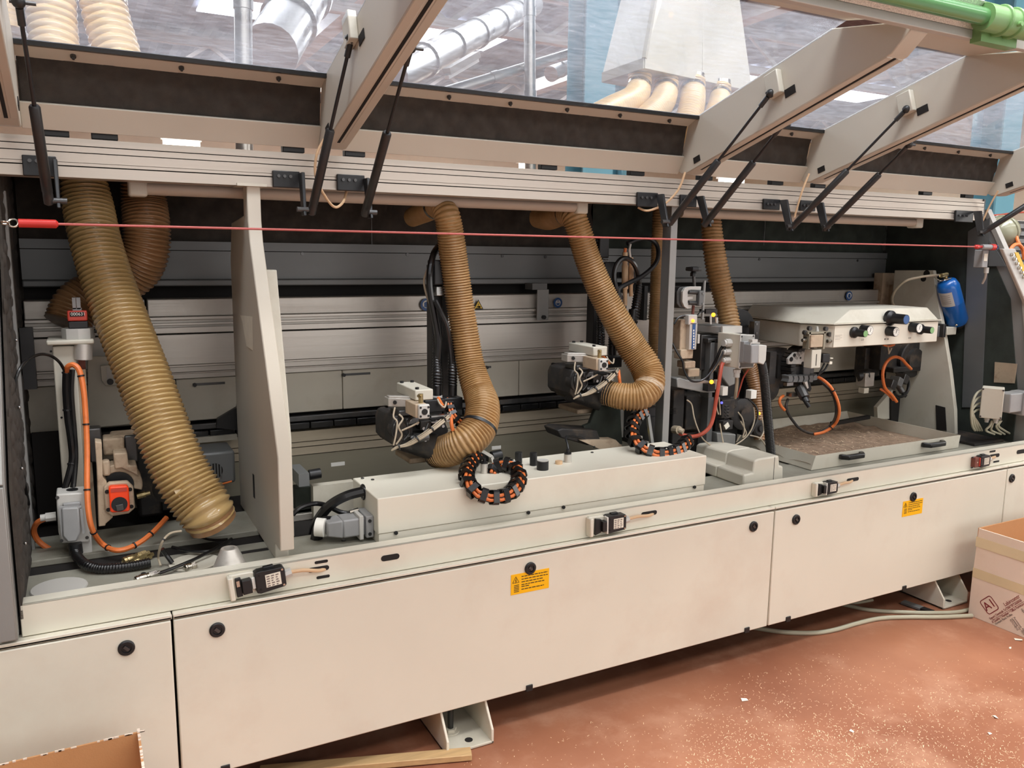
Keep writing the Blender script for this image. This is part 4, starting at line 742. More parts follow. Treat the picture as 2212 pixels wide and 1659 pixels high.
def unit():
    t = T('cutting_unit', 'dark dusty cutting unit with pneumatic cylinder behind the middle tan hose', 'cutting unit', P(900, 1010, YU), 'cutting units')
    m = M(); m.bp(934, 572, 956, 850, .50, .05); col_ = m.obj('guide_profile', 'black', t, bev=.003)
    m = M(); m.bp(957, 620, 968, 860, .52, .05); m.obj('guide_rail', 'steel_dark', t)
    m = M(); m.bp(938, 562, 965, 616, .46, .06); m.obj('servo_motor', 'black', t, bev=.004); M().cyl(P(936, 573, .48), P(930, 575, .48), .010, n=12).cyl(P(930, 573, .48), P(926, 579, .48), .006, n=8).obj('connector', 'black', t)
    m = M(); m.bp(942, 618, 966, 640, .47, .06); m.obj('coupling_block', 'steel', t, bev=.003)
    for px, y0, y1 in ((943, 782, 832), (976, 775, 832)):
        mm, sm = hose_mesh([(px-2, y0-60, .46, 6), (px, y0, .44, 8), (px+1, (y0+y1)/2, .43, 10), (px+1, y1, .43, 10)], .009, .12, n=16); mm.obj('bellows_sleeve', 'rubber', t, ang=80)
        M().cyl(P(px+1, y1, .43), P(px+1, y1+22, .43), .0155, n=16).obj('sleeve_nut', 'rubber', t)
    M().cyl(P(943, 854, .43), P(943, 860, .43), .019, n=16).obj('nut_ring', 'grey_light', t)
    # upper box
    zt_ = P(857, 829, YU).z; a = P(857, 829, YU); b = P(905, 842, YU-.06)
    c = P(897, 866, .27); xr_ = P(936, 860, .27).x; yb_ = PX(857, 850, c.x).y; zq = P(897, 843, .27).z; M().box(c.x, xr_, .27, yb_, c.z, zq).obj('top_box', 'cream_in', t, bev=.003)
    m = M(); m.bp(899, 843, 935, 866, YU-.05, .08); m.obj('end_plate', 'steel_dark', t, bev=.002)
    for c in (V((c.x+.012, yb_-.015, zq)), V((xr_-.012, yb_-.015, zq)), V((c.x+.012, .285, zq))): M().cyl(c, c+V((0, 0, .006)), .006, n=10).obj('cap_screw', 'black', t)
    d1 = V((.075, -.045, 0)); c = P(872, 868, YU); M().obox(c, d1*.62, (0, .02, 0), (0, 0, .013)).obox(c+V((-.006, .0, .014)), d1*.5, (0, .012, 0), (0, 0, .005)).obj('slide_rail', 'alu_worn', t, bev=.002)
    c = P(853, 869, YU-.005); M().cyl(c, c+V((-.002, -.006, 0)), .006, n=10).obj('rail_hole', 'slot_dark', t)
    # pneumatic cylinder
    yc = .21; q0, q1 = P(905, 875, yc), P(929, 904, yc)
    cy = M().box(q0.x-.006, q1.x-.004, yc+.012, yc+.10, q1.z+.002, q0.z).obj('pneumatic_cylinder', 'cream_dusty', t, bev=.003)
    xm, zm = (q0.x+q1.x)/2, (q0.z+q1.z)/2; h = (q1.x-q0.x)/2
    M().box(q0.x, q1.x, yc, yc+.014, q1.z, q0.z).obj('cylinder_head', 'grey_light', cy, bev=.004); M().cyl((xm, yc+.001, zm), (xm, yc-.003, zm), h*.52, n=22).obj('bore', 'slot_dark', cy)
    for sx in (-1, 1):
        for sz in (-1, 1): M().cyl((xm+sx*h*.7, yc, zm+sz*h*.75), (xm+sx*h*.7, yc-.0015, zm+sz*h*.75), h*.2, n=10).obj('screw_hole', 'black', cy)
    c = P(909, 872, .24); M().cyl(c, c+V((0, 0, .03)), .007, n=10).cyl(c+V((0, 0, .022)), c+V((-.012, -.012, .026)), .005, n=8).obj('air_fitting', 'brass', cy)
    # dark body built up of many dusty blocks
    m = M(); m.prism([P(*p, .36) for p in ((856, 905), (880, 892), (935, 898), (960, 905), (970, 930), (962, 960), (940, 982), (905, 982), (872, 972), (852, 950))], (0, .15, 0)); m.obj('cutter_body', 'black_dusty', t, bev=.008)
    m = M(); m.prism([P(*p, .33) for p in ((846, 915), (852, 900), (866, 896), (874, 905), (872, 955), (858, 968), (847, 955))], (0, .16, 0)); m.obj('blade_guard', 'black_dusty', t, bev=.004)
    for x0, y0, x1, y1, Y, d_, nm, mt in ((878, 902, 906, 918, .30, .08, 'valve_block', 'steel_dark'), (908, 908, 932, 930, .32, .07, 'motor_block', 'black_dusty'), (872, 922, 892, 946, .31, .06, 'guard_plate', 'black'), (893, 934, 926, 958, .32, .08, 'lower_block', 'black_dusty'), (936, 905, 962, 926, .31, .08, 'side_block', 'steel_dark'), (918, 862, 962, 893, .38, .06, 'black_bracket', 'black'), (960, 858, 1000, 888, .40, .05, 'chain_bracket', 'black'), (862, 885, 896, 900, .32, .08, 'lower_slide', 'steel_dark')):
        m = M(); m.bp(x0, y0, x1, y1, Y, d_); m.obj(nm, mt, t, bev=.003)
    c = P(866, 930, .315); M().cyl(c, c+V((0, .04, 0)), .030, n=20).obj('saw_motor', 'black_dusty', t); c = P(905, 946, .30); M().cyl(c-V((.03, 0, 0)), c+V((.03, 0, 0)), .012, n=12).obj('feed_motor', 'steel_dark', t)
    for px, py in ((884, 906), (900, 914), (914, 925), (942, 910), (956, 920), (880, 940), (918, 950)): c = P(px, py, .30); M().cyl(c, c+V((0, -.006, 0)), .005, n=8).obj('bolt', 'steel', t)
    c = P(940, 966, .36); M().cyl(c, c+V((-.11, .06, .03)), .044, .036, n=22).obj('suction_socket', 'black_dusty', t)
    m = M(); m.bp(932, 895, 975, 902, .29, .02); m.obj('guide_rod', 'steel', t); m = M(); m.bp(932, 908, 972, 914, .29, .02); m.obj('guide_rod', 'steel', t)
    m = M(); m.bp(885, 985, 945, 1003, .42, .14); m.obj('carriage', 'cream_dusty', t, bev=.004)
    for pp in ([(858, 905, .30), (850, 925, .29), (856, 950, .29)], [(890, 900, .29), (880, 915, .28), (884, 935, .28), (872, 950, .28)], [(925, 915, .28), (915, 935, .27), (895, 945, .27), (880, 962, .27)]):
        m = M(); cable(m, pp, .004, 7); m.obj('black_tube', 'rubber', t)
    # wire bundle
    bu = [(846, 973, .27), (858, 966, .26), (880, 960, .25), (905, 946, .24), (935, 925, .25), (960, 905, .28), (972, 894, .31)]
    for k in range(6):
        m = M(); o_ = V((random.uniform(-1, 1), random.uniform(-1, 1), random.uniform(-1, 1)))*.006; m.tube([p+o_*min(1, i/14) for i, p in enumerate(path(bu, 6))], .0024, 6); m.obj('wire', 'wire_pale', t)
    tie(t, bu, (.22, .5, .66, .84), .0085)
    for pp in ([(853, 880, .30), (850, 900, .29), (858, 912, .28), (855, 940, .27), (850, 962, .27)], [(862, 895, .29), (870, 905, .28), (861, 922, .27), (868, 940, .27), (856, 960, .27)], [(905, 912, .24), (890, 920, .24), (868, 930, .25)], [(945, 862, .33), (950, 872, .32), (960, 880, .31), (964, 868, .32)]):
        m = M(); cable(m, pp, .0028, 6); m.obj('thin_tube', 'wire_pale', t)
    m = M(); cable(m, [(947, 860, .40), (952, 870, .37), (957, 878, .35)], .006, 7); m.obj('cable_stub', 'orange', t)
    m = M(); cable(m, [(974, 896, .30), (975, 915, .29), (978, 930, .29)], .006, 7); m.obj('cable_stub', 'orange', t)
    return t
u1 = unit()
dlt = P(1305, 788, .30)-P(917, 889, .21)-V((0, .0, 0))
u2 = dup(u1, dlt, 'dark dusty cutting unit behind the hooked tan hose, left of the grey post')
# extras on unit 1
t = T('spiral_cable', 'black spiral wrapped cable climbing beside the middle tan hose', 'cable', P(944, 780, .45))
m = M(); cable(m, [(948, 532, .52), (936, 550, .48), (928, 590, .45), (929, 630, .44), (938, 680, .44), (946, 730, .44), (944, 780, .44)], .0105, 9, 8); m.obj('main_cable', 'rubber', t); m = M(); cable(m, [(940, 650, .43), (952, 675, .42), (965, 705, .42), (972, 750, .43), (976, 790, .43)], .0085, 9, 8); m.obj('branch_cable', 'rubber', t)
wire('sensor_wire', 'pale wire bowing out left of the spiral cable', [(930, 570, .47), (920, 590, .47), (916, 610, .47), (922, 640, .46), (930, 660, .45)], .0035, 'wire_pale')
# unit 2 upper equipment
t = T('valve_group', 'beige pneumatic valve cylinders on top of the right cutting unit', 'valve unit', P(1350, 700, .55))
m = M(); m.bp(1306, 566, 1332, 615, .55, .06); m.obj('servo_motor', 'black', t, bev=.004)
for px, y0, y1, r in ((1350, 545, 660, 7), (1363, 556, 640, 6)):
    c0, c1 = P(px, y1, .52), P(px, y0, .52); h = c1-c0; rr = wpx(c0, r); M().lathe(c0, h, [(rr*.7, 0), (rr*.7, h.length*.3), (rr, h.length*.32), (rr, h.length*.75), (rr*.8, h.length*.77), (rr*.8, h.length)], 14).obj('valve_cylinder', 'beige_cable', t)
m = M(); cable(m, [(1350, 545, .52), (1351, 536, .52)], .006); m.obj('cable_stub', 'orange', t); m = M(); cable(m, [(1362, 556, .52), (1360, 540, .52), (1362, 528, .53)], .004); m.obj('white_tip', 'white', t)
m = M(); m.bp(1334, 588, 1374, 600, .54, .03); m.bp(1338, 610, 1370, 618, .54, .03); m.obj('valve_bracket', 'black', t)
m = M(); m.bp(1351, 635, 1371, 735, .60, .01); m.bp(1371, 690, 1402, 740, .61, .01); m.obj('aluminium_plate', 'alu', t); m = M(); m.bp(1390, 618, 1400, 692, .58, .05); m.obj('black_bar', 'black', t)
mm, sm = hose_mesh([(1381, 600, .54, 5), (1378, 630, .53, 8), (1373, 665, .52, 9), (1370, 690, .52, 9)], .010, .14, n=14); mm.obj('bellows_sleeve', 'rubber', t, ang=80); M().cyl(P(1369, 690, .52), P(1367, 692, .52), .02, n=14).cyl(P(1368, 668, .52), P(1366, 692, .52), .017, n=14).obj('sleeve_nut', 'rubber', t)
t = T('spiral_cable', 'black spiral cable looping around the beige valve cylinders', 'cable', P(1338, 620, .48))
m = M(); cable(m, [(1342, 645, .48), (1330, 620, .47), (1327, 590, .47), (1336, 566, .47), (1350, 558, .47), (1366, 566, .47), (1376, 585, .48), (1380, 612, .5)], .0095, 9, 8); m.obj('main_cable', 'rubber', t)
m = M(); cable(m, [(1355, 526, .55), (1375, 518, .55), (1400, 515, .55), (1418, 528, .54), (1422, 552, .52), (1412, 575, .5), (1385, 598, .48), (1355, 613, .47), (1336, 628, .47), (1342, 660, .47)], .0085, 9, 8); m.obj('outer_loop', 'black', t)
t = T('support_plate', 'dark olive support plate under the right cutting unit', 'support plate', P(1320, 960, .45))
m = M(); m.prism([P(*p, .46) for p in ((1290, 875), (1340, 880), (1345, 960), (1262, 945), (1262, 920), (1275, 915))], (0, .02, 0)); m.obj('upright', 'foam_green', t, bev=.003)
m = M(); m.prism([P(*p, .42) for p in ((1204, 930), (1215, 926), (1290, 930), (1300, 958), (1270, 962), (1212, 946))], (0, .10, 0)); m.obj('dark_slide', 'black_dusty', t, bev=.004)
m = M(); m.bp(1340, 884, 1365, 945, .50, .05); m.obj('rear_block', 'grey_light', t); m = M(); m.prism([P(*p, .40) for p in ((1255, 952), (1330, 950), (1345, 965), (1300, 972))], (0, .05, 0)); m.obj('dusty_foot', 'cream_dusty', t)
m = M(); m.bp(1366, 880, 1428, 960, .44, .1); m.bp(1405, 900, 1418, 930, .43, .02); m.obj('rear_wall', 'black', t)
t = T('strap_lamp', 'small yellow signal lamp under the hooked hose', 'lamp', P(1378, 938, .40)); M().ball(P(1378, 936, .40), .005, 8).obj('bulb', 'lamp_yellow', t); m = M(); m.bp(1376, 942, 1388, 950, .40, .01); m.obj('white_socket', 'white', t)
tag(M().beam(P(1399, 895, .38), P(1408, 958, .36), .012, .012, (0, 1, 0)).obj('tie_rod', 'post_grey'), 'grey rod slanting down beside the right energy chain', 'rod')
m = M(); m.bp(1384, 954, 1402, 962, .36, .02); tag(m.obj('metal_tag', 'alu'), 'shiny metal plate at the foot of the grey rod', 'plate')
# bright strap hanging at hose
# linear guides behind the cover box
t = T('linear_guide', 'pair of steel guide rails on the bed behind the cover box', 'guide rail', (1.2, .5, .60))
M().box(.50, 1.84, .60, .66, .60, .632).box(.50, 1.84, .61, .635, .632, .645).obj('rear_rail', 'alu_worn', t, bev=.002); M().box(.50, 1.84, .44, .50, .60, .622).box(.50, 1.84, .45, .475, .622, .634).obj('front_rail', 'alu_worn', t, bev=.002)
m = M(); m.bp(646, 1022, 668, 1052, .38, .12); m.obj('end_block', 'grey_panel', t); M().cyl(P(668, 1026, .42), P(692, 1022, .42), .016, n=14).obj('end_buffer', 'black', t)
m = M(); m.bp(678, 1040, 765, 1120, .42, .03); m.obj('front_shield', 'cream_in', t)
m = M(); m.bp(640, 1052, 676, 1135, .45, .05); m.obj('side_shield', 'foam_green', t)
for px, py, l in ((715, 1004, 30), (1010, 960, 26), (1062, 968, 22)): a = P(px, py, .6); M().box(a.x, a.x+wpx(a, l), .598, .601, a.z-.006, a.z+.006).obj('rail_tag', 'grey_light', t)
# long cover box with its chain feet
z0_, z1_ = .612, .746; xa, xz = .693, 1.866; ya, yz = .105, .338
bx = T('cover_box', 'long low cream cover box with caps on top, lying behind the ledge', 'cover box', ((xa+xz)/2, (ya+yz)/2, z0_))
M().box(xa, xz, ya, yz, z0_+.030, z1_).obj('lid', 'cream', bx, bev=.003); M().box(xa+.003, xz-.004, ya+.002, yz-.002, z0_, z0_+.0295).obj('base_rim', 'cream', bx, bev=.001)
for px, py in ((855, 1146), (1141, 1106), (1217, 1094), (1500, 1048)): c = P(px, py, ya); M().cyl((c.x, ya+.001, z0_+.028), (c.x, ya-.004, z0_+.028), .0055, n=12).obj('rim_screw', 'black', bx)
for px, py in ((805, 1037), (1279, 978), (783, 1034)): c = PZ(px, py, z1_); M().cyl(c, c+V((0, 0, .003)), .005, n=10).obj('top_screw', 'steel_dark', bx)
zt = z1_
for px, py, r, h, mt, mc, lab in ((1102, 1028-8, 13, 24, 'steel_dark', 'grey_light', 'low grey cap with pale lid right of the energy chain'), (1172, 1014, 13, 21, 'black', 'grey_light', 'low black cap with pale lid, centre of the box top'), (1120, 1000, 8, 24, 'black', 'black', 'slim black knob behind the low grey cap'), (1152, 1005, 8, 28, 'black', 'black', 'tall slim black knob between the low caps'), (1207, 1002, 8, 7, 'beige_cable', 'beige_cable', 'flat beige button on the box top'), (1226, 998, 8, 18, 'alu', 'alu', 'shiny metal sensor cup on the box top'), (1046, 1022, 8, 22, 'alu', 'alu', 'metal sensor cup inside the energy chain loop')):
    c = PZ(px, py, zt); rr, hh = wpx(c, r), wpx(c, h); t = T('box_cap', lab, 'cap', c); M().lathe(c, (0, 0, 1), [(rr, 0), (rr, hh*.92), (rr*.94, hh*.93)], 22).obj('body', mt, t, bev=0); M().lathe(c+V((0, 0, hh*.93)), (0, 0, 1), [(rr*.95, 0), (rr*.95, hh*.07), (0, hh*.07)], 22).obj('top', mc, t)
    if mt == 'alu': M().lathe(c+V((0, 0, hh)), (0, 0, 1), [(rr, 0), (rr, .004), (rr*.5, .004), (rr*.5, .016), (0, .016)], 18).obj('collar', 'black', t)
wire('sensor_wire', 'dark wire from the metal sensor cup up to the dark slide', [(1229, 980, .29), (1226, 960, .31), (1222, 945, .34), (1232, 942, .38), (1260, 948, .42), (1285, 966, .40)], .0035, 'black')
t = T('handle_clamp', 'black clamp with angled pale lever behind the front energy chain', 'clamp', P(1050, 1000, .33)); m = M(); m.beam(P(1038, 972, .33), P(1060, 985, .33), .010, .02, (0, 1, 0)); m.beam(P(1060, 985, .33), P(1065, 1000, .33), .010, .02, (0, 1, 0)); m.obj('lever', 'grey_light', t)
M().cyl(P(1062, 986, .36), P(1082, 982, .36), .017, n=14).obj('knob', 'black', t); m = M(); m.bp(1036, 978, 1056, 1000, .35, .03); m.obj('base', 'black', t); M().cyl(P(1036, 975, .31), P(1039, 958, .31), .005, n=8).obj('fitting', 'brass', t)
c1 = T('energy_chain', 'looped black energy chain with orange cables hanging over the cover box', 'energy chain', P(1068, 1083, .06))
chain(c1, [(1030, 984, .26), (1012, 1006, .2), (1008, 1034, .13), (1020, 1058, .085), (1044, 1072, .06), (1070, 1075, .055), (1098, 1068, .06), (1117, 1048, .09), (1122, 1024, .14), (1106, 1006, .19), (1082, 1002, .22), (1064, 1010, .23), (1060, 1026, .21)], 16, 18)
c2 = T('energy_chain', 'black energy chain curling along the right end of the cover box top', 'energy chain', P(1420, 980, .2))
chain(c2, [(1392, 888, .36), (1372, 905, .33), (1364, 930, .29), (1370, 952, .25), (1390, 970, .21), (1418, 980, .18), (1448, 978, .18), (1472, 966, .2), (1487, 950, .24)], 14, 14)
c3 = T('energy_chain', 'short black energy chain with orange cables behind the bend of the middle hose', 'energy chain', P(985, 900, .36))
chain(c3, [(968, 862, .42), (972, 885, .40), (984, 905, .38), (998, 915, .38), (1004, 930, .38)], 11, 6)
m, sm = hose_mesh([(1490, 948, .26, 8), (1484, 960, .26, 12), (1472, 975, .27, 12)], .02, .05, n=14)
# plug on the left end of the cover box
t = T('industrial_plug', 'grey rectangular industrial plug locked to the left end of the cover box', 'plug', P(760, 1165, .2))
y0, y1 = .15, .215; zc_ = P(745, 1140, .17).z; xk = xa
M().box(xk-.022, xk, y0-.01, y1+.012, zc_-.030, zc_+.034).obj('socket_flange', 'grey_plastic', t, bev=.003)
M().box(xk-.085, xk-.022, y0, y1, zc_-.024, zc_+.028).obj('hood', 'grey_plastic', t, bev=.005)
M().hexa([(xk-.125, y0+.015, zc_-.018), (xk-.085, y0, zc_-.024), (xk-.085, y1, zc_-.024), (xk-.125, y1-.008, zc_-.018), (xk-.125, y0+.015, zc_+.022), (xk-.085, y0, zc_+.028), (xk-.085, y1, zc_+.028), (xk-.125, y1-.008, zc_+.022)]).obj('hood_nose', 'grey_plastic', t, bev=.004)
M().box(xk-.040, xk-.028, y0-.006, y1+.006, zc_-.034, zc_+.036).obj('locking_lever', 'grey_light', t, bev=.002)
for z in (-.018, .02): M().cyl((xk-.012, y0-.010, zc_+z), (xk-.012, y0-.013, zc_+z), .005, n=8).obj('screw', 'black', t)
M().cyl((xk-.05, y1-.01, zc_+.032), (xk-.025, y1-.01, zc_+.036), .006, n=8).obj('latch_spring', 'nickel', t)
M().cyl((xk-.128, (y0+y1)/2, zc_+.004), (xk-.150, (y0+y1)/2+.012, zc_+.006), .026, n=20).obj('gland_ring', 'white', t)
wire('plug_cable', 'thick black cable from the grey plug to the deck', [(716, 1128, .20), (700, 1130, .21), (688, 1145, .22), (682, 1168, .24), (672, 1180, .28)], .018, 'rubber')
wire('plug_cable', 'thick black cable entering the round hole in the box end', [(783, 1062, .22), (752, 1070, .22), (722, 1085, .23), (700, 1105, .25), (682, 1135, .28), (676, 1165, .3)], .015, 'rubber')
wire('plug_cable', 'thin black cable from behind the divider to the plug', [(632, 1112, .26), (650, 1096, .26), (680, 1088, .27), (705, 1092, .28), (735, 1106, .27), (762, 1110, .25)], .007, 'rubber')
c = P(783, 1063, .235); M().torus((xk, .235, c.z), (1, 0, 0), .02, .004, n=20).obj('cable_grommet', 'rubber', bx)
# ================================================================ trimming unit right of the post
YT = .42
t = T('trimming_unit', 'crowded trimming unit with orange indicator lights right of the grey post', 'trimming unit', P(1560, 985, YT))
hw = M().lathe(P(1498, 590, YT), (0, 0, 1), [(.012, -.012), (.012, 0), (.008, .006), (.028, .008), (.030, .014), (.028, .022), (.01, .024), (0, .024)], 8).obj('hand_knob', 'black', t)
M().cyl(P(1500, 622, YT), P(1498, 588, YT), .006, n=12).obj('knob_spindle', 'steel_dark', t)
def cpoly(Y, o=0):
    pt = [(1515, 619), (1490, 619), (1480, 622), (1475, 630), (1474, 652), (1478, 662), (1485, 667), (1494, 665), (1494, 658), (1486, 654), (1486, 648), (1497, 646), (1497, 639), (1486, 640), (1486, 630), (1492, 626), (1514, 627)]
    return [P(x+o, y, Y) for x, y in pt]
m = M(); m.prism(cpoly(YT-.02), (0, .012, 0)); m.obj('bracket_face', 'grey_light', t, bev=.001)
m = M(); m.prism([P(*p, YT-.008) for p in ((1490, 619), (1480, 619), (1468, 621), (1462, 630), (1462, 655), (1468, 664), (1478, 667), (1494, 665), (1478, 660), (1475, 650), (1475, 630), (1480, 623))], (0, .06, 0)); m.obj('bracket_body', 'steel_dark', t, bev=.002)
for y in (631, 654): M().cyl(P(1487, y, YT-.02), P(1512, y+1, YT-.02), .008, n=14).obj('dowel', 'steel_dark', t)
m = M(); m.bp(1510, 628, 1521, 661, YT-.035, .02); sp = m.obj('side_plate', 'grey_panel', t, bev=.002)
for y in (634, 656): c = P(1518, y, YT-.035); M().cyl(c, c+V((0, -.003, 0)), .004, n=10).obj('screw', 'steel', sp)
M().cyl(P(1517, 690, YT), P(1522, 606, YT), .0055, n=10).obj('guide_rod', 'post_grey', t); M().cyl(P(1496, 682, YT-.01), P(1498, 660, YT-.01), .0055, n=10).obj('lower_rod', 'tape_brown', t)
m = M(); m.bp(1487, 680, 1507, 702, YT-.04, .03); m.obj('sensor_head', 'grey_light', t, bev=.003); M().ball(P(1497, 693, YT-.043), .006, 8).obj('indicator_lamp', 'lamp_orange', t)
m = M(); m.bp(1488, 697, 1507, 756, YT-.04, .04); vb = m.obj('valve_body', 'alu', t, bev=.002); m = M(); m.bp(1494, 700, 1503, 754, YT-.0415, .002); m.obj('blue_label', 'sign_blue', vb)
for i in range(7): m = M(); m.bp(1497.5, 712+i*6, 1500, 716+i*6, YT-.0425, .001); m.obj('label_mark', 'white', vb)
m = M(); m.bp(1468, 690, 1487, 756, YT-.02, .05); m.obj('valve_block', 'cream_dusty', t, bev=.003); m = M(); m.bp(1507, 722, 1512, 742, YT-.03, .03); m.obj('connector_lug', 'grey_light', t)
a, b = P(1510, 720, YT+.05), P(1603, 700, YT+.05)
m = M(); m.prism([P(1561, 720, YT-.02), P(1603, 719, YT-.02), P(1603, 704, YT-.02), P(1561, 705, YT-.02)], (0, .01, 0)); m.obj('block_front', 'grey_light', t)
c0 = P(1561, 720, YT-.01); c1 = P(1603, 704, YT-.01); M().hexa([c0, V((c1.x, c0.y, c0.z)), V((c1.x-.02, c0.y+.14, c0.z)), V((c0.x-.09, c0.y+.14, c0.z)), V((c0.x, c0.y, c1.z)), c1, V((c1.x-.02, c0.y+.14, c1.z)), V((c0.x-.09, c0.y+.14, c1.z))]).obj('head_block', 'post_grey', t, bev=.002)
M().ball(P(1541, 680, YT), .008, 10).obj('indicator_lamp', 'lamp_orange', t); m = M(); m.bp(1525, 668, 1550, 678, YT+.04, .04); m.bp(1534, 684, 1552, 697, YT+.02, .03); m.obj('sensor_mount', 'black_dusty', t); M().cyl(P(1535, 700, YT), P(1535, 682, YT), .004, n=8).cyl(P(1548, 698, YT), P(1548, 686, YT), .005, n=8).obj('sensor_pin', 'grey_light', t)
m = M(); m.bp(1512, 722, 1562, 800, YT+.03, .12); m.bp(1530, 730, 1564, 742, YT-.0, .05); m.obj('main_body', 'steel_dark', t, bev=.003)
m = M(); m.bp(1530, 735, 1545, 860, YT+.0, .05); m.obj('vertical_guide', 'grey_panel', t, bev=.002)
m = M(); m.bp(1470, 754, 1498, 776, YT-.03, .04); m.bp(1480, 780, 1503, 796, YT-.03, .05); m.bp(1486, 796, 1512, 815, YT, .06); m.obj('brass_block', 'cream_dusty', t, bev=.003)
m = M(); m.prism([P(*p, YT-.03) for p in ((1462, 818), (1470, 816), (1486, 822), (1528, 822), (1545, 826), (1545, 848), (1520, 848), (1463, 837))], (0, .05, 0)); m.obj('cross_plate', 'post_grey', t, bev=.003)
m = M(); m.bp(1450, 840, 1480, 985, YT+.04, .1); m.bp(1480, 852, 1524, 930, YT+.06, .08); m.bp(1450, 930, 1530, 985, YT+.08, .05); m.obj('lower_casing', 'black_dusty', t, bev=.004)
m = M(); m.bp(1524, 858, 1542, 985, YT+.02, .05); m.obj('grey_column', 'grey_panel', t); m = M(); m.bp(1542, 800, 1600, 985, YT+.10, .05); m.bp(1600, 800, 1648, 985, YT+.14, .05); m.obj('rear_casing', 'black', t)
for i in range(4): m = M(); m.bp(1448, 882+i*3.4, 1462, 883.6+i*3.4, YT+.035, .005); m.obj('vent_slit', 'slot_dark', t)
M().ball(P(1537, 825, YT-.06), .008, 10).obj('indicator_lamp', 'lamp_orange', t); m = M(); m.bp(1529, 829, 1545, 846, YT-.06, .03); m.obj('lamp_socket', 'black', t)
M().ball(P(1640, 893, YT-.02), .006, 10).obj('indicator_lamp', 'lamp_orange', t); M().ball(P(1559, 870, YT-.02), .005, 8).obj('blue_lamp', 'lamp_blue', t)
m = M(); m.bp(1548, 821, 1556, 842, YT-.05, .02); m.obj('white_connector', 'white', t, bev=.001); m = M(); m.bp(1561, 835, 1573, 855, YT-.05, .03); m.obj('white_connector', 'white', t, bev=.001); m = M(); m.bp(1622, 843, 1635, 862, YT-.04, .03); m.obj('white_connector', 'white', t, bev=.001)
m = M(); m.prism([P(*p, YT+.02) for p in ((1556, 786), (1590, 790), (1588, 830), (1575, 836), (1560, 815))], (0, .03, 0)); m.obj('cast_bracket', 'post_grey', t, bev=.004); m = M(); m.prism([P(*p, YT+.0) for p in ((1549, 935), (1590, 938), (1588, 968), (1552, 975))], (0, .04, 0)); m.obj('lower_bracket', 'post_grey', t, bev=.004)
for px, py, r, Y in ((1605, 895, 34, .46), (1560, 880, 20, .45), (1640, 925, 18, .44), (1583, 870, 14, .43)):
    c = P(px, py, Y); rr = wpx(c, r); M().lathe(c, (0, -1, .1), [(rr, -.02), (rr, 0), (rr*.8, .006), (rr*.45, .006), (rr*.4, .016), (0, .016)], 22).obj('tool_disc', 'black_dusty', t)
m = M()
for i in range(5): m.torus(P(1570, 878+i*7, YT-.04), (0, -.3, 1), .008, .0022, n=12, m=6)
m.obj('coil_spring', 'steel_dark', t)
m = M(); m.bp(1562, 908, 1584, 930, YT-.06, .03); m.bp(1558, 862, 1588, 905, YT-.02, .04); m.obj('tool_holder', 'black_dusty', t, bev=.003); m = M(); m.obox(P(1570, 920, YT-.065), (.009, 0, .006), (0, .002, 0), (-.005, 0, .008)); m.obj('white_tag', 'paper', t)
for pp in ([(1484, 864, .38), (1494, 874, .38), (1499, 900, .37), (1507, 925, .36), (1520, 950, .35), (1545, 968, .34), (1556, 974, .34)], [(1549, 860, .37), (1548, 880, .37), (1552, 895, .37)], [(1553, 858, .37), (1555, 880, .37), (1556, 896, .37)], [(1555, 915, .36), (1560, 945, .35), (1565, 968, .34)], [(1594, 890, .38), (1604, 905, .37), (1608, 930, .36), (1604, 945, .36), (1612, 935, .36), (1600, 910, .37)], [(1628, 880, .38), (1630, 905, .38), (1622, 930, .37), (1605, 950, .36), (1570, 972, .34)], [(1618, 940, .37), (1640, 946, .36), (1652, 960, .36), (1660, 975, .36)], [(1645, 900, .4), (1650, 930, .38), (1640, 950, .37)], [(1600, 940, .4), (1590, 960, .4), (1605, 975, .4)]):
    m = M(); cable(m, pp, .0028, 6); m.obj('thin_wire', 'wire_pale', t)
for pp in ([(1452, 740, .40), (1462, 760, .39), (1474, 780, .38), (1478, 800, .38), (1492, 822, .37), (1515, 822, .37), (1535, 805, .36), (1558, 770, .35), (1568, 745, .35)], [(1617, 862, .4), (1634, 880, .39), (1636, 905, .38), (1618, 940, .37), (1590, 958, .36)], [(1456, 700, .4), (1466, 686, .4), (1480, 682, .39)], [(1505, 684, .4), (1512, 676, .41), (1520, 672, .41)]):
    m = M(); cable(m, pp, .004, 7); m.obj('black_wire', 'rubber', t)
# junction box with grey plug
YJ = .30
t = T('junction_box', 'cream junction box with three cable glands and a grey plug, beside the control cabinet', 'junction box', P(1600, 797, YJ))
m = M(); m.prism([P(*p, YJ) for p in ((1596, 797), (1628, 794), (1631, 723), (1600, 722))], (0, .006, 0)); fb_ = m.obj('lid', 'grey_light', t, bev=.002)
a, b, c, d = P(1597, 796, YJ), P(1601, 723, YJ), P(1628, 794, YJ), P(1631, 724, YJ); dx = V((-.015, .11, 0))
M().hexa([a, c, c+dx, a+dx, b, d, d+dx, b+dx]).obj('body', 'cream_in', t, bev=.003)
for px, py in ((1602.5, 727), (1627.5, 726), (1598.5, 793)): q = P(px, py, YJ); M().cyl(q, q+V((0, -.001, 0)), .0038, n=10).obj('screw', 'steel_dark', fb_)
for px, py, s in ((1574, 740, 1.25), (1577, 759, 1), (1577, 777, 1)): q = V((a.x-.006, YJ+.05, P(1588, py, YJ+.05).z)); M().cyl(q, q-V((.024, 0, .0)), .0125*s, n=8).cyl(q-V((.022, 0, 0)), q-V((.034, 0, 0)), .010*s, n=14).obj('cable_gland', 'grey_light', t)
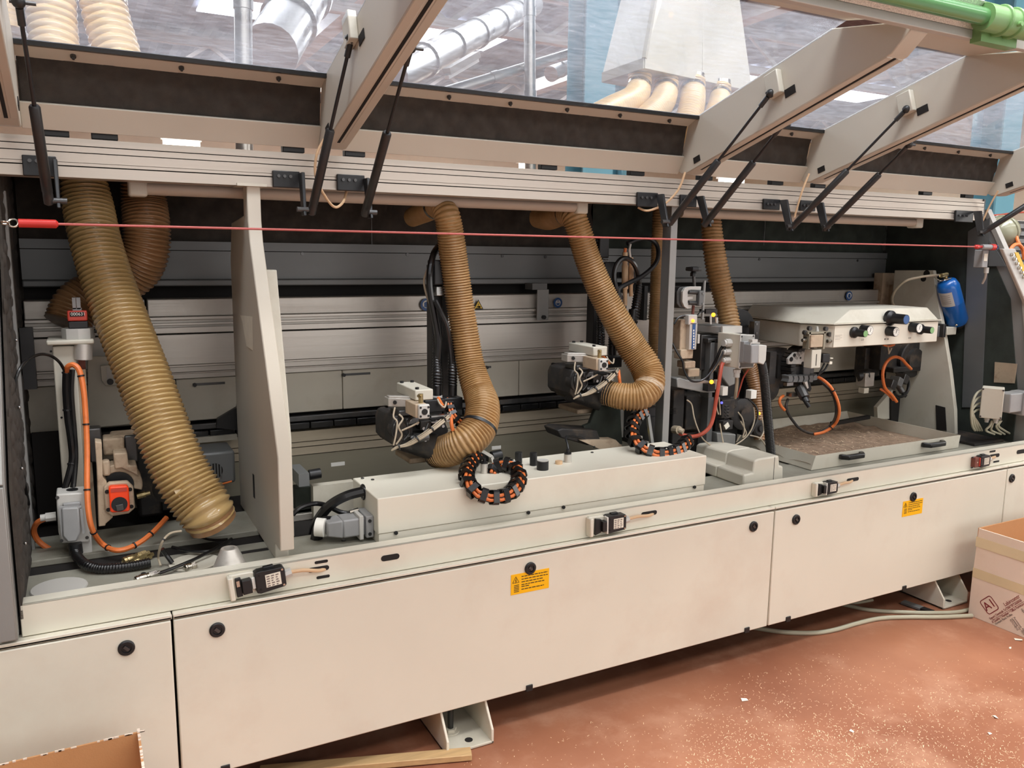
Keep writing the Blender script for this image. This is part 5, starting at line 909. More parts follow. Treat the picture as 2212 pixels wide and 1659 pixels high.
q = P(1592, 798, YJ+.03); M().cyl(q, q-V((0, 0, .012)), .014, n=8).cyl(q-V((0, 0, .01)), q-V((0, 0, .03)), .0115, n=14).obj('cable_gland', 'grey_light', t)
m = M(); m.bp(1605, 737, 1626, 785, YJ-.02, .022); m.obj('socket_base', 'grey_plastic', t, bev=.003)
h0 = P(1623, 792, YJ-.05); m = M(); m.bp(1622, 744, 1641, 786, YJ-.06, .045); pl = m.obj('plug_hood', 'grey_plastic', t, bev=.004); m = M(); m.prism([P(*p, YJ-.062) for p in ((1640, 745), (1657, 746), (1655, 778), (1650, 788), (1638, 784))], (0, .045, 0)); m.obj('plug_side', 'grey_light', t, bev=.003)
m = M(); m.beam(P(1621, 760, YJ-.05), P(1621, 742, YJ-.05), .004, .004, (0, 1, 0)); m.beam(P(1621, 741, YJ-.05), P(1641, 741, YJ-.05), .004, .004, (0, 1, 0)); m.bp(1625, 733, 1637, 740, YJ-.05, .02); m.obj('locking_bail', 'grey_light', t)
pp = [(1646, 788, .26, 9), (1650, 810, .26, 9.5), (1655, 860, .27, 9.5), (1660, 920, .28, 9.5), (1665, 975, .29, 9.5), (1667, 995, .30, 9)]
t = T('corrugated_conduit', 'black corrugated conduit dropping from the grey plug behind the stepped cover', 'conduit', P(1667, 995, .3)); mm, sm = hose_mesh(pp, .0065, .07, n=16); mm.obj('tube', 'rubber', t, ang=80); band(M(), sm, 6, .04, 1.05).obj('cuff', 'black', t)
wire('power_cable', 'red orange cable curving down from the junction box to the post foot', [(1568, 779, .36), (1561, 785, .35), (1557, 800, .34), (1551, 840, .33), (1546, 870, .33), (1541, 900, .33), (1533, 922, .33), (1517, 937, .34), (1497, 943, .36), (1477, 940, .38), (1462, 933, .4)], .0075, 'red_cable')
q = P(1456, 928, .42); tag(M().cyl(q, q+V((.0, -.03, .004)), .016, n=10).cyl(q+V((0, -.03, .004)), q+V((.008, -.045, 0)), .011, n=10).obj('cable_gland', 'wire_pale'), 'pale threaded cable gland at the foot of the grey post', 'gland')
wire('control_cable', 'grey cable leaving the top gland of the junction box', [(1566, 741, .37), (1556, 756, .37), (1548, 775, .38), (1535, 800, .40), (1528, 818, .42)], .006, 'black')
wire('control_cable', 'pair of cream wires leaving the middle gland', [(1568, 759, .36), (1560, 763, .36), (1554, 778, .36), (1546, 794, .37), (1532, 808, .38)], .0035, 'wire_pale')
wire('control_cable', 'pale bundled wires under the bottom gland of the junction box', [(1592, 808, .33), (1592, 826, .34), (1590, 845, .35), (1588, 860, .37)], .006, 'wire_pale')
wire('control_cable', 'thin copper coloured wire slanting below the junction box', [(1617, 798, .33), (1606, 815, .34), (1598, 840, .35), (1592, 858, .36)], .003, 'red_cable')
t = T('chain_wheel', 'large black cut-away wheel plate behind the trimming unit', 'wheel', P(1612, 720, .5))
m = M(); m.prism([P(*p, .50) for p in ((1590, 668), (1600, 667), (1615, 671), (1624, 682), (1630, 694), (1628, 724), (1590, 722))], (0, .03, 0)); m.obj('plate', 'black', t, bev=.003); q = P(1617, 704, .495); M().cyl(q, q+V((0, -.008, 0)), .007, n=10).obj('bolt', 'nickel', t)
m = M(); m.bp(1628, 694, 1642, 738, .44, .03); lp = m.obj('link_plate', 'steel_dark', t, bev=.002)
for y in (700, 720): q = P(1634, y, .44); M().cyl(q, q+V((0, -.003, 0)), .005, n=10).obj('screw', 'steel', lp)
# ================================================================ control cabinet with gauges
YK = .30
fr_bl, fr_br, fr_tl, fr_tr = P(1799, 752, YK), P(2024, 738, YK), P(1800, 703, YK), P(2026, 694, YK)
zb_, zt_ = (fr_bl.z+fr_br.z)/2, (fr_tl.z+fr_tr.z)/2
chb = PZ(1725, 747.5, zb_); lb = PZ(1655, 737, zb_); chb.y = min(chb.y, .48); lb.y = min(max(lb.y, chb.y+.08), .72); xR = (fr_br.x+fr_tr.x)/2; xL = fr_bl.x
t = T('control_cabinet', 'cream control cabinet with pressure gauges hanging over the chip tray', 'control cabinet', ((xL+xR)/2, .5, zb_))
plan = [(xL, YK), (xR, YK), (xR, .74), (lb.x, .74), (lb.x, lb.y), (chb.x, chb.y)]
M().prism([V((x, y, zb_)) for x, y in plan], (0, 0, zt_-zb_)).obj('body', 'cream_in', t, bev=.004)
cx, cy_ = (lb.x+xR)/2, .55; big = [(x+(.012 if x > cx else -.012), y-(.008 if y < .6 else 0)) for x, y in plan]
tz = P(1840, 669, YK+.03).z; tx0, tx1 = P(1838, 669, YK+.03).x, P(2003, 668, YK+.03).x; tl = PZ(1692, 663, tz)
top = [(tx0, YK+.03), (tx1, YK+.03), (tx1, .74), (tl.x, .74), (tl.x, min(tl.y, .7)), ((tx0*.45+tl.x*.55), (YK+.03)*.45+min(tl.y, .7)*.55)]
z0 = zt_+.004
M().prism([V((x, y, z0)) for x, y in big], (0, 0, .003)).obj('lid_flange', 'cream', t); M().loft([[V((x, y, z0+.003)) for x, y in plan], [V((x, y, tz)) for x, y in top]]).obj('lid', 'cream_in', t, bev=.003)
M().prism([V((xL-.0, YK-.0005, zb_+.003)), V((xR-.003, YK-.0005, zb_+.003)), V((xR-.003, YK-.0005, zt_-.003)), V((xL, YK-.0005, zt_-.003))], (0, -.0012, 0)).obj('front_plate', 'cream', t)
YF = YK-.0017
def gauge(px, py, r, lab):
    c = P(px, py, YF); rr = wpx(c, r); g = T('pressure_gauge', lab, 'gauge', c-V((0, 0, rr)), 'gauges on the control cabinet')
    M().lathe(c, (0, -1, 0), [(rr, 0), (rr, .036), (rr*.97, .0395), (rr*.86, .0395)], 26).obj('case', 'black', g); d = M().cyl(c+V((0, -.0396, 0)), c+V((0, -.0405, 0)), rr*.87, n=26).obj('dial', 'white', g)
    M().beam(c+V((-.002, -.041, -rr*.3)), c+V((.003, -.041, rr*.5)), .0016, .001, (0, -1, 0)).obj('needle', 'ink', d); m = M()
    for k in range(9): q = pi*1.25-k*pi*1.5/8; u = V((math.cos(q), 0, math.sin(q))); m.beam(c+V((0, -.0408, 0))+u*rr*.62, c+V((0, -.0408, 0))+u*rr*.78, .0012, .0006, (0, -1, 0))
    m.obj('scale', 'ink', d); return g
gauge(1862, 712, 10.5, 'left pressure gauge beside a black regulator knob'); gauge(1918, 715, 10.5, 'middle pressure gauge standing alone above the black label'); gauge(1968, 707, 10.5, 'right pressure gauge left of the last regulator knob')
def knob(px, py, r, L_, lab, tip, Y0=None):
    c = P(px, py, Y0 or YF); rr = wpx(c, r); g = T('regulator_knob', lab, 'knob', c-V((0, 0, rr)), 'regulator knobs on the control cabinet')
    M().lathe(c, (0, -1, 0), [(rr*1.5, 0), (rr*1.5, L_*.18), (rr*1.1, L_*.3), (rr, L_*.36), (rr*.96, L_)], 18).obj('grip', 'black', g); M().cyl(c+V((0, -L_, 0)), c+V((0, -L_-.001, 0)), rr*.85, n=18).obj('end_cap', tip, g)
knob(1843, 718, 8, .06, 'left black regulator knob with a green end', 'green_clamp'); knob(1986, 711, 7.5, .06, 'right black regulator knob with a green end', 'green_clamp'); knob(1919, 687, 11, .085, 'big black regulator knob on the cabinet lid', 'sign_blue', YK+.004)
for px, py, w_, h_, mt in ((1863, 734, 13, 8, 'paper'), (1965, 730, 13, 8, 'paper'), (1915, 732.5, 9, 3.6, 'ink')):
    m = M(); m.bp(px-w_/2, py-h_/2, px+w_/2, py+h_/2, YF-.0004, .0004); lb_ = m.obj('name_label', mt, t); 
    for k in (-1, 1): m = M(); m.bp(px-w_*.25, py+k*h_*.14-.5, px+w_*.25, py+k*h_*.14+.5, YF-.0008, .0003); m.obj('label_text', 'ink' if mt == 'paper' else 'paper', lb_)
m = M(); m.prism([P(*p, YF-.0005) for p in ((1803, 722), (1809, 720), (1822, 720), (1821.5, 735), (1801, 736))], (0, .0005, 0)); st = m.obj('paper_sticker', 'paper', t)
for k in range(4): m = M(); m.bp(1804, 723.6+k*2.8, 1819-(k % 2)*4, 724.6+k*2.8, YF-.0009, .0003); m.obj('sticker_text', 'ink', st)
sd = (V((lb.x, lb.y, 0))-V((chb.x, chb.y, 0))); 
# pneumatic slide in front of the chamfered corner
YQ = .29
t2 = T('pneumatic_slide', 'dusty pneumatic slide block hanging on the chamfered cabinet corner', 'pneumatic slide', P(1765, 795, YQ))
m = M(); m.bp(1751, 723, 1779, 751, YQ, .04); m.obj('slide_block', 'cream_dusty', t2, bev=.002); m = M(); m.bp(1746, 717, 1752, 754, YQ+.008, .03); m.bp(1778, 717, 1784, 754, YQ+.008, .03); m.bp(1746, 716, 1784, 722, YQ+.008, .03); m.obj('clamp_frame', 'olive_grey', t2)
m = M(); m.bp(1752, 755, 1775, 796, YQ+.005, .04); c_ = m.obj('cylinder_profile', 'cream_in', t2, bev=.002); m = M(); m.bp(1762, 765, 1765, 790, YQ+.004, .003); m.obj('slot', 'slot_dark', c_)
for px, py in ((1746, 709), (1781, 710), (1736, 718), (1739, 732), (1789, 722)): c = P(px, py, YQ+.03); M().cyl(c, c+V((0, -.012, 0)), .009, n=12).obj('corner_boss', 'steel_dark', t2)
for px, py in ((1737, 735), (1791, 737)): c = P(px, py, YQ+.02); M().cyl(c-V((.01, 0, 0)), c+V((.012, 0, 0)), .007, n=10).obj('air_fitting', 'nickel', t2)
M().cyl(P(1765, 716, YQ+.03), P(1765, 705, YQ+.03), .007, .004, n=12).obj('lever_tip', 'grey_light', t2)
m = M(); m.bp(1777, 764, 1794, 784, YQ+.02, .05); m.obj('solenoid', 'black', t2, bev=.003); m = M(); m.bp(1794, 773, 1800, 775, YQ+.02, .01); m.bp(1792, 781, 1798, 787, YQ+.02, .01); m.obj('terminal', 'paper', t2)
for pp in ([(1781, 785, .33), (1776, 795, .33), (1766, 812, .34)], [(1789, 785, .33), (1782, 798, .33), (1770, 808, .34)]): m = M(); cable(m, pp, .004); m.obj('lead', 'black', t2)
# corner rounding head (left)
YR = .42
t = T('rounding_head', 'corner rounding head with a ring of cable chain below the cabinet', 'rounding head', P(1740, 880, YR))
m = M(); m.prism([P(*p, YR) for p in ((1703, 787), (1703, 775), (1716, 762), (1740, 757), (1757, 764), (1757, 786), (1730, 787))], (0, .012, 0)); m.obj('aluminium_plate', 'grey_light', t, bev=.002)
for px, py, r in ((1709, 776, 5), (1716, 767, 4), (1729, 773, 2), (1734, 785, 4), (1751, 771, 7)): c = P(px, py, YR); M().cyl(c, c+V((0, -.002, 0)), wpx(c, r), n=12).obj('hole', 'slot_dark', t)
cc = P(1730, 790, YR+.03)
for k in range(15):
    q = pi*.38+k*pi*1.02/14; R = wpx(cc, 38); u = V((math.cos(q), 0, math.sin(q))); v = V((-math.sin(q), 0, math.cos(q))); M().obox(cc+u*R, u*.013, (0, .03, 0), v*.0085).obj('chain_link', 'black_dusty', t, bev=.002)
for k in range(5): m = M(); m.prism([P(*p, YR-.04) for p in ((1704+k*11.2, 812), (1712+k*11.2, 811), (1714+k*11, 818), (1712+k*11, 826), (1702+k*11.2, 826), (1705+k*11.2, 819))], (0, .04, 0)); m.obj('chain_link', 'grey_panel', t, bev=.002)
m = M(); m.prism([P(*p, YR-.02) for p in ((1758, 812), (1768, 808), (1768, 820), (1757, 822))], (0, .03, 0)); m.obj('chain_end', 'grey_panel', t)
m = M(); m.bp(1707, 788, 1760, 812, YR+.01, .08); m.bp(1735, 789, 1752, 812, YR-.01, .03); m.obj('motor_body', 'steel_dark', t, bev=.004)
m = M(); m.bp(1660, 760, 1678, 830, YR+.02, .06); m.bp(1640, 752, 1700, 770, YR+.10, .05); m.bp(1678, 765, 1696, 830, YR+.06, .03); m.obj('rear_mount', 'black_dusty', t)
m = M(); c = P(1728, 838, YR-.02); d = P(1740, 862, YR-.06)-c; M().cyl(c, c+d*.9, .024, .02, n=10).obj('spindle_motor', 'steel_dark', t); M().cyl(c+d*.85, c+d*1.3, .012, n=10).cyl(P(1735, 860, YR-.06), P(1748, 879, YR-.08), .0085, n=12).obj('spindle', 'black', t)
m = M(); m.prism([P(*p, YR-.05) for p in ((1738, 826), (1744, 824), (1747, 838), (1744, 840))], (0, .01, 0)); m.obj('shiny_guard', 'alu', t); m = M(); m.prism([P(*p, YR-.04) for p in ((1744, 824), (1750, 824), (1753, 840), (1750, 846), (1745, 842))], (0, .03, 0)); m.obj('black_guard', 'black', t)
m = M(); m.bp(1710, 848, 1728, 858, YR-.02, .03); m.bp(1700, 826, 1714, 834, YR-.02, .02); m.obj('clamp', 'steel', t); 
c = P(1655, 838, .5); M().lathe(c, (0, -1, 0), [(wpx(c, 28), 0), (wpx(c, 28), .02), (wpx(c, 18), .024), (0, .024)], 26).obj('black_wheel', 'black_dusty', t)
def loop(name, lab, pp, ro, grey=None):
    t = T(name, lab, 'cable', P(*pp[len(pp)//2])); m = M(); cable(m, pp, ro, 9); m.obj('orange_cable', 'orange', t)
    if grey: m = M(); cable(m, grey, ro*.95, 8); m.obj('dark_cable', 'black_dusty', t); tie(t, pp, (.3, .8), ro*1.4)
    return t
loop('cable_loop', 'large hanging loop of orange and dark cable above the chip tray', [(1766, 814, .37), (1780, 822, .35), (1796, 838, .33), (1808, 862, .32), (1813, 885, .32), (1810, 905, .33), (1800, 920, .35), (1780, 933, .37), (1758, 938, .39)], .0062,
     [(1766, 819, .38), (1780, 830, .36), (1797, 848, .34), (1806, 875, .33), (1805, 900, .34), (1795, 918, .36), (1775, 932, .38), (1752, 936, .40), (1728, 926, .41), (1712, 908, .42), (1702, 892, .42), (1698, 878, .42), (1702, 862, .43)])
loop('cable_stub', 'short red orange cable bend left of the hanging loop', [(1692, 855, .43), (1686, 860, .42), (1684, 869, .42), (1688, 878, .42), (1695, 886, .42)], .006)
# right rounding head
YS = .50
t = T('rounding_head', 'second rounding head with a big dark wheel under the right end of the cabinet', 'rounding head', P(1950, 860, YS))
c = P(1972, 776, YS+.04); rr = wpx(c, 40); M().lathe(c, (0, -1, 0), [(rr, -.05), (rr, 0), (rr*.94, .004), (rr*.62, .004), (rr*.58, .02), (rr*.2, .02), (0, .02)], 36).obj('wheel', 'black_dusty', t, bev=0)
m = M(); m.bp(1900, 745, 1955, 800, YS+.06, .1); m.bp(1866, 750, 1905, 815, YS+.12, .06); m.bp(1930, 790, 1990, 806, YS+.02, .05); m.obj('support_frame', 'black_dusty', t, bev=.004)
M().cyl(P(1852, 812, YS+.02), P(1874, 808, YS), .026, n=18).obj('black_motor', 'black', t); m = M(); m.bp(1868, 805, 1890, 836, YS-.02, .05); pc = m.obj('pneumatic_cylinder', 'alu_worn', t, bev=.002); m = M(); m.bp(1866, 838, 1877, 850, YS-.02, .03); m.obj('cylinder_foot', 'cream_in', t)
for i, (px, py) in enumerate(((1922, 826), (1936, 820), (1948, 814))): M().obox(P(px, py+4, YS-.05), (.016, 0, -.008), (0, .025, 0), (.008, 0, .018)).obj('motor_fin', 'steel_dark' if i != 1 else 'grey_panel', t, bev=.003)
M().cyl(P(1940, 832, YS-.04), P(1950, 848, YS-.06), .014, n=14).obj('spindle', 'steel_dark', t); m = M(); m.torus(P(1946, 832, YS-.02), (0, -1, .1), wpx(P(1946, 832, YS), 25), .007, -2.6, .75, 20, 8, ref=(1, 0, 0)); m.obj('dark_hose_arc', 'rubber', t); m = M(); m.beam(P(1945, 838, YS-.02), P(1955, 856, YS-.02), .014, .016, (0, 1, 0)); m.obj('clamp_arm', 'black', t)
loop('cable_loop', 'orange cable arching over the right rounding head', [(1937, 868, .42), (1926, 853, .42), (1912, 838, .42), (1907, 815, .42), (1909, 795, .42), (1919, 778, .42), (1933, 771, .42), (1947, 775, .43), (1957, 786, .44), (1968, 797, .46)], .0068)
loop('cable_stub', 'short orange cable branch below the arching cable', [(1901, 840, .44), (1910, 845, .43), (1920, 853, .43), (1930, 864, .43)], .006)
m = M(); cable(m, [(1918, 748, .4), (1920, 760, .4), (1920, 764, .4), (1926, 752, .4)], .003); tag(m.obj('loose_wire', 'wire_pale'), 'loose pale wire hanging under the middle gauge', 'wire'); m = M(); cable(m, [(1908, 745, .42), (1920, 748, .42), (1932, 744, .42)], .005); tag(m.obj('cable_bend', 'orange'), 'short orange cable bend just under the cabinet', 'cable')
# right support plate, tank etc.
XP = 3.53
t = T('support_plate', 'tall cream support plate with slanted edge behind the blue tank', 'support plate', (XP, .6, .61))
pr = [PX(*p, XP) for p in ((1948, 584), (2016, 584), (2024, 640), (2040, 725), (2052, 800), (2062, 886), (2064, 935))]
pts = [(pr[0].y+.04, pr[0].z), (pr[0].y+.04, .61), (pr[6].y, .61)]+[(p.y, p.z) for p in pr[::-1][1:-1]]
M().prism([V((XP, y, z)) for y, z in pts], (.022, 0, 0)).obj('plate', 'cream_in', t, bev=.003)
for p, r in (((2002, 591), .016), ((1995, 602), .014)): c = PX(*p, XP); M().cyl(c, c-V((.002, 0, 0)), r, n=16).obj('hole', 'slot_dark', t)
q = [PX(*p, XP-.002) for p in ((2022, 875), (2042, 880), (2045, 930), (2024, 928))]; M().prism(q, (-.004, 0, 0)).obj('cut_out', 'slot_dark', t)
m = M(); m.prism([P(*p, .60) for p in ((1895, 880), (1928, 842), (1928, 905), (1896, 905))], (0, .02, 0)); m.obj('brace_plate', 'cream_in', t); m = M(); m.prism([P(*p, .59) for p in ((1925, 858), (1945, 858), (1940, 912), (1925, 908))], (0, .02, 0)); m.obj('gap_panel', 'slot_dark', t)
m = M(); m.bp(1902, 590, 1938, 660, .78, .05); m.bp(1925, 615, 1945, 668, .76, .05); m.obj('beam_end_block', 'cream_dusty', t)
YB = .42
a, b = P(2069, 700, YB), P(2044, 603, YB); ax = (b-a); L_ = ax.length; rr = wpx(a, 22.5)
t = T('lubricator_tank', 'bright blue cylindrical tank with silver label beside the dark end wall', 'tank', a)
M().lathe(a, ax, [(rr*.35, 0), (rr*.8, .004), (rr, .022), (rr, L_*.48), (rr*1.01, L_*.49), (rr, L_*.5), (rr, L_*.84), (rr*.8, L_*.95), (rr*.3, L_)], 32).obj('vessel', 'blue_tank', t, ang=50)
d = ax.normalized(); fr3 = (CAM-a); fr3 = (fr3-d*fr3.dot(d)).normalized(); sx = d.cross(fr3)
g = []
for h in (.50, .80):
    g.append([a+ax*h+(fr3*math.cos(q)+sx*math.sin(q))*rr*1.012 for q in [-1.15+.12*i for i in range(12)]])
m = M(); 
for i in range(11): m.add([g[0][i], g[0][i+1], g[1][i+1], g[1][i]], [(0, 1, 2, 3)])
lb2 = m.obj('label', 'grey_light', t)
for h in (.74, .70, .655, .61, .57):
    m = M(); 
    for i in range(2, 9): p0, p1 = [a+ax*h+(fr3*math.cos(q)+sx*math.sin(q))*rr*1.018 for q in (-1.15+.12*i, -1.15+.12*(i+.85))]; m.add([p0, p1, p1+d*.002, p0+d*.002], [(0, 1, 2, 3)])
    m.obj('label_text', 'ink_grey', lb2)
M().cyl(a-d*.012, a+d*.004, rr*.55, n=16).obj('bottom_cap', 'slot_dark', t); c = P(2066, 702, YB-.03); M().ball(c, .006, 8).obj('drain_nut', 'nickel', t)
v0 = b+d*.004; M().cyl(b, b+d*.016, .009, n=10).cyl(v0+d*.014-V((.03, 0, 0)), v0+d*.014+V((.010, 0, .006)), .010, n=10).obj('valve', 'brass', t); m = M(); cable(m, [(2018, 598, .44), (2030, 606, .43), (2042, 605, .41), (2055, 601, .40)], .0025); m.obj('wire_hook', 'nickel', t)
wire('clear_hose', 'pale clear hose looping from the blue tank over the support plate', [(2040, 594, .45), (2015, 595, .45), (1985, 599, .46), (1958, 606, .48), (1938, 622, .52), (1928, 640, .56), (1928, 655, .6), (1935, 663, .62)], .0055, 'wire_pale', cat='hose')
t = T('valve_block', 'grey square valve block below the blue tank', 'valve block', P(2050, 728, .42)); m = M(); m.bp(2026, 703, 2044, 728, .42, .06); m.obj('rear_block', 'grey_panel', t, bev=.003); m = M(); m.bp(2037, 700, 2045, 729, .40, .08); m.obj('clamp_plate', 'steel_dark', t, bev=.002); m = M(); m.bp(2045, 706, 2067, 724, .40, .05); m.obj('front_block', 'cream_in', t, bev=.003)
for k, (pp, lab) in enumerate((([(2068, 716, .42), (2085, 722, .44), (2100, 730, .48), (2110, 734, .52)], 'leaving the valve block'), ([(2112, 738, .54), (2100, 752, .54), (2084, 772, .54)], 'slanting across the stiffener'))): wire('control_cable', 'black cable '+lab, pp, .006, 'black')
wire('drain_hose', 'thick black hose hanging down the dark end wall', [(2050, 728, .48), (2058, 780, .48), (2066, 850, .48), (2070, 925, .48)], .02, 'black', cat='hose')
# chip tray
zb2 = .614; A0 = PZ(1752, 1016, zb2); yf = A0.y; A = P(1762, 985, yf-.004); zt2 = A.z; xr1 = P(2073, 940, yf).x; xr0 = PZ(2052, 963, zb2).x; yk = PZ(1821, 889, zt2).y
TR = [V((A.x, yf-.004, zt2)), V((xr1, yf-.004, zt2)), V((xr1, yk, zt2)), V((A.x, yk, zt2))]; BR = [V((A0.x, yf, zb2)), V((xr0, yf, zb2)), V((xr0, yk-.03, zb2)), V((A0.x, yk-.03, zb2))]
t = T('chip_tray', 'grey sheet metal chip tray with two black handles, full of sanding dust', 'tray', (2.95, .45, zb2)); th = .003
for nm, i, j in (('front_wall', 0, 1), ('side_wall', 1, 2), ('rear_wall', 2, 3), ('side_wall', 3, 0)):
    n_ = (BR[j]-BR[i]).cross(TR[i]-BR[i]).normalized()*-th; M().prism([BR[i], BR[j], TR[j], TR[i]], n_).obj(nm, 'cream_in', t)
M().box(BR[0].x, BR[1].x, BR[0].y, BR[2].y, zb2, zb2+.003).obj('bottom_sheet', 'cream_in', t)
M().prism([PZ(1800, 920, zt2+.0), PZ(1880, 905, zt2), PZ(1880, 905, zt2)+V((0, 0, .016)), PZ(1800, 920, zt2)+V((0, 0, .016))], (0, .02, 0)).obj('rear_handle', 'black', t)
for p0, p1 in (((1812, 988), (1862, 978)), ((1990, 962), (2036, 953))):
    a, b = P(*p0, yf-.004), P(*p1, yf-.004); z = (a.z+b.z)/2; m = M(); w2 = .010
    m.prism([V((x, y, z-w2)) for x, y in ((a.x, yf-.002), (a.x, yf-.014), (a.x+.022, yf-.037), (b.x-.022, yf-.037), (b.x, yf-.014), (b.x, yf-.002), (b.x-.018, yf-.002), (b.x-.024, yf-.019), (a.x+.024, yf-.019), (a.x+.018, yf-.002))], (0, 0, 2*w2)); m.obj('handle', 'rubber', t, bev=.004)
m = M(); nx, ny = 46, 26; o_ = 0
for j in range(ny+1):
    for i in range(nx+1):
        x = BR[0].x+.004+(BR[1].x-BR[0].x-.008)*i/nx; y = yf+.008+(yk-yf-.05)*j/ny; h = .018+.016*noise.noise((x*5, y*5, 1))+.012*noise.noise((x*17, y*17, 3))-.016*max(0, (x-2.9)/.5); m.v.append(V((x, y, zb2+.004+max(.001, h))))
for j in range(ny):
    for i in range(nx): q = j*(nx+1)+i; m.f.append((q, q+1, q+nx+2, q+nx+1))
tag(m.obj('dust_layer', 'dust', None, kind='stuff'), 'brown sanding dust heaped in the chip tray', 'dust')
m = M(); r = random.Random(9)
for i in range(700):
    x = r.uniform(BR[0].x+.03, 3.2); y = r.uniform(yf+.02, yk-.07); h = .018+.016*noise.noise((x*5, y*5, 1))+.012*noise.noise((x*17, y*17, 3))-.016*max(0, (x-2.9)/.5); a = r.uniform(0, pi); u = V((math.cos(a), math.sin(a), r.uniform(-.3, .3)))*r.uniform(.003, .010); v = V((-math.sin(a), math.cos(a), r.uniform(-.3, .3)))*r.uniform(.0006, .0016); c = V((x, y, zb2+.009+max(.001, h)))
    m.add([c-u-v, c+u-v, c+u+v, c-u+v], [(0, 1, 2, 3)])
tag(m.obj('wood_chips', 'chip', None, kind='stuff'), 'thin wood chips scattered over the tray dust', 'chips')
# stepped beige cover
t = T('stepped_cover', 'beige stepped plastic cover standing on the bed left of the chip tray', 'cover', P(1650, 1045, .2))
Y0 = .105
def SP(Y, k=0): return [V((P(x, y, Y0).x, Y, P(x, y, Y0).z)) for x, y in ((1605, 1049), (1607, 1026), (1627, 1022), (1630, 996), (1640, 991), (1683, 984), (1684, 1006), (1692, 1007), (1692, 1036))]
f_ = SP(Y0); zz = .612; f_[0].z = zz; f_[8].z = zz
bk = [p+V((0, .14, 0)) for p in f_]
M().prism(f_, (0, .14, 0)).obj('front_block', 'cream_in', t, bev=.006)
g2 = [V((p.x-.01, .245, zz+(p.z-zz)*.98)) for p in f_]; x0, x1 = f_[0].x, f_[8].x
M().loft([[V((p.x, .245, p.z)) for p in f_], [V((x0+(p.x-x0)*.8, .34, zz+(p.z-zz)*1.02)) for p in f_], [V((x0+(p.x-x0)*.6+.02, .42, zz+(p.z-zz)*.9)) for p in f_]]).obj('rear_block', 'cream_in', t, bev=.006)
M().box(f_[5].x-.022, f_[5].x-.0205, Y0-.0008, Y0, zz, f_[5].z-.004).obj('seam', 'slot_dark', t)
# right corner: junction box with plug
YV = .075
t = T('junction_box', 'cream junction box with grey plug and looping cables in the right corner', 'junction box', P(2150, 910, YV))
q = [P(*p, YV) for p in ((2116, 898), (2122, 836), (2172, 845), (2165, 909))]; ex = V((.03, -.06, 0))
a, b, c, d = P(2115, 899, YV+.07), P(2122, 834, YV+.07), P(2163, 908, YV), P(2170, 842, YV)
xs = V((.05, .03, 0)); zlo, zhi = (a.z+c.z)/2, (b.z+d.z)/2
a.z = c.z = zlo; b.z = d.z = zhi; M().hexa([a, c, c+xs, a+xs, b, d, d+xs, b+xs]).obj('body', 'cream_in', t, bev=.004)
fc = (c-a).normalized(); nn = fc.cross(V((0, 0, 1))).normalized(); M().hexa([a+nn*.001, c+nn*.001, c+nn*.012, a+nn*.012, b+nn*.001, d+nn*.001, d+nn*.012, b+nn*.012]).obj('lid', 'cream_in', t, bev=.003)
for s in (a*.95+d*.05, b*.95+c*.05, c*.95+b*.05, d*.95+a*.05): M().cyl(s+nn*.012, s+nn*.0135, .004, n=8).obj('screw', 'steel_dark', t)
p0 = (c+d)/2+xs*.5; M().obox(p0+V((.05, 0, .002)), (.05, 0, 0), (0, .03, 0), (0, 0, .042)).obj('plug_base', 'grey_plastic', t, bev=.005); M().obox(p0+V((.115, -.005, -.005)), (.03, 0, 0), (0, .035, 0), (0, 0, .052)).obj('plug_hood', 'grey_plastic', t, bev=.006)
for k in (.35, .75): s = a.lerp(c, k)+xs*.5; M().cyl(s, s-V((0, 0, .014)), .011, n=8).cyl(s-V((0, 0, .012)), s-V((0, 0, .024)), .008, n=10).obj('cable_gland', 'grey_light', t)
for i in range(4): wire('loop_cable', 'pale cable loop at the left side of the corner junction box, %s' % ('uppermost', 'second from above', 'third from above', 'lowest')[i], [(2122, 842+i*14, .16), (2110, 850+i*12, .16), (2102-i, 866+i*10, .16), (2098+i*3, 890+i*5, .16), (2100+i*5, 918, .16), (2106+i*5, 930, .17)], .005, 'grey_cable', group='cable loops at the corner junction box')
for i in range(4): wire('loop_cable', 'pale cable bending under the corner junction box, %s' % ('leftmost', 'second from the left', 'third from the left', 'rightmost')[i], [(2143+(i//2)*17+(i % 2)*3, 909, .12), (2138+(i//2)*14+(i % 2)*5, 920, .12), (2130+(i//2)*28+(i % 2)*12, 930, .13), (2148+(i//2)*22+(i % 2)*14, 938, .14)], .0045, 'grey_cable', group='cables under the corner junction box')
m = M(); m.prism([PX(*p, 3.645) for p in ((2150, 782), (2198, 786), (2192, 828), (2148, 826))], (-.004, 0, 0)); tag(m.obj('dim_panel', 'cream_dusty'), 'dim cream panel in the shade above the corner junction box', 'panel')
m = M(); m.box(3.42, 3.63, .15, .5, .613, .624); tag(m.obj('rubber_mat', 'black_dusty'), 'black mat lying under the corner junction box', 'mat')
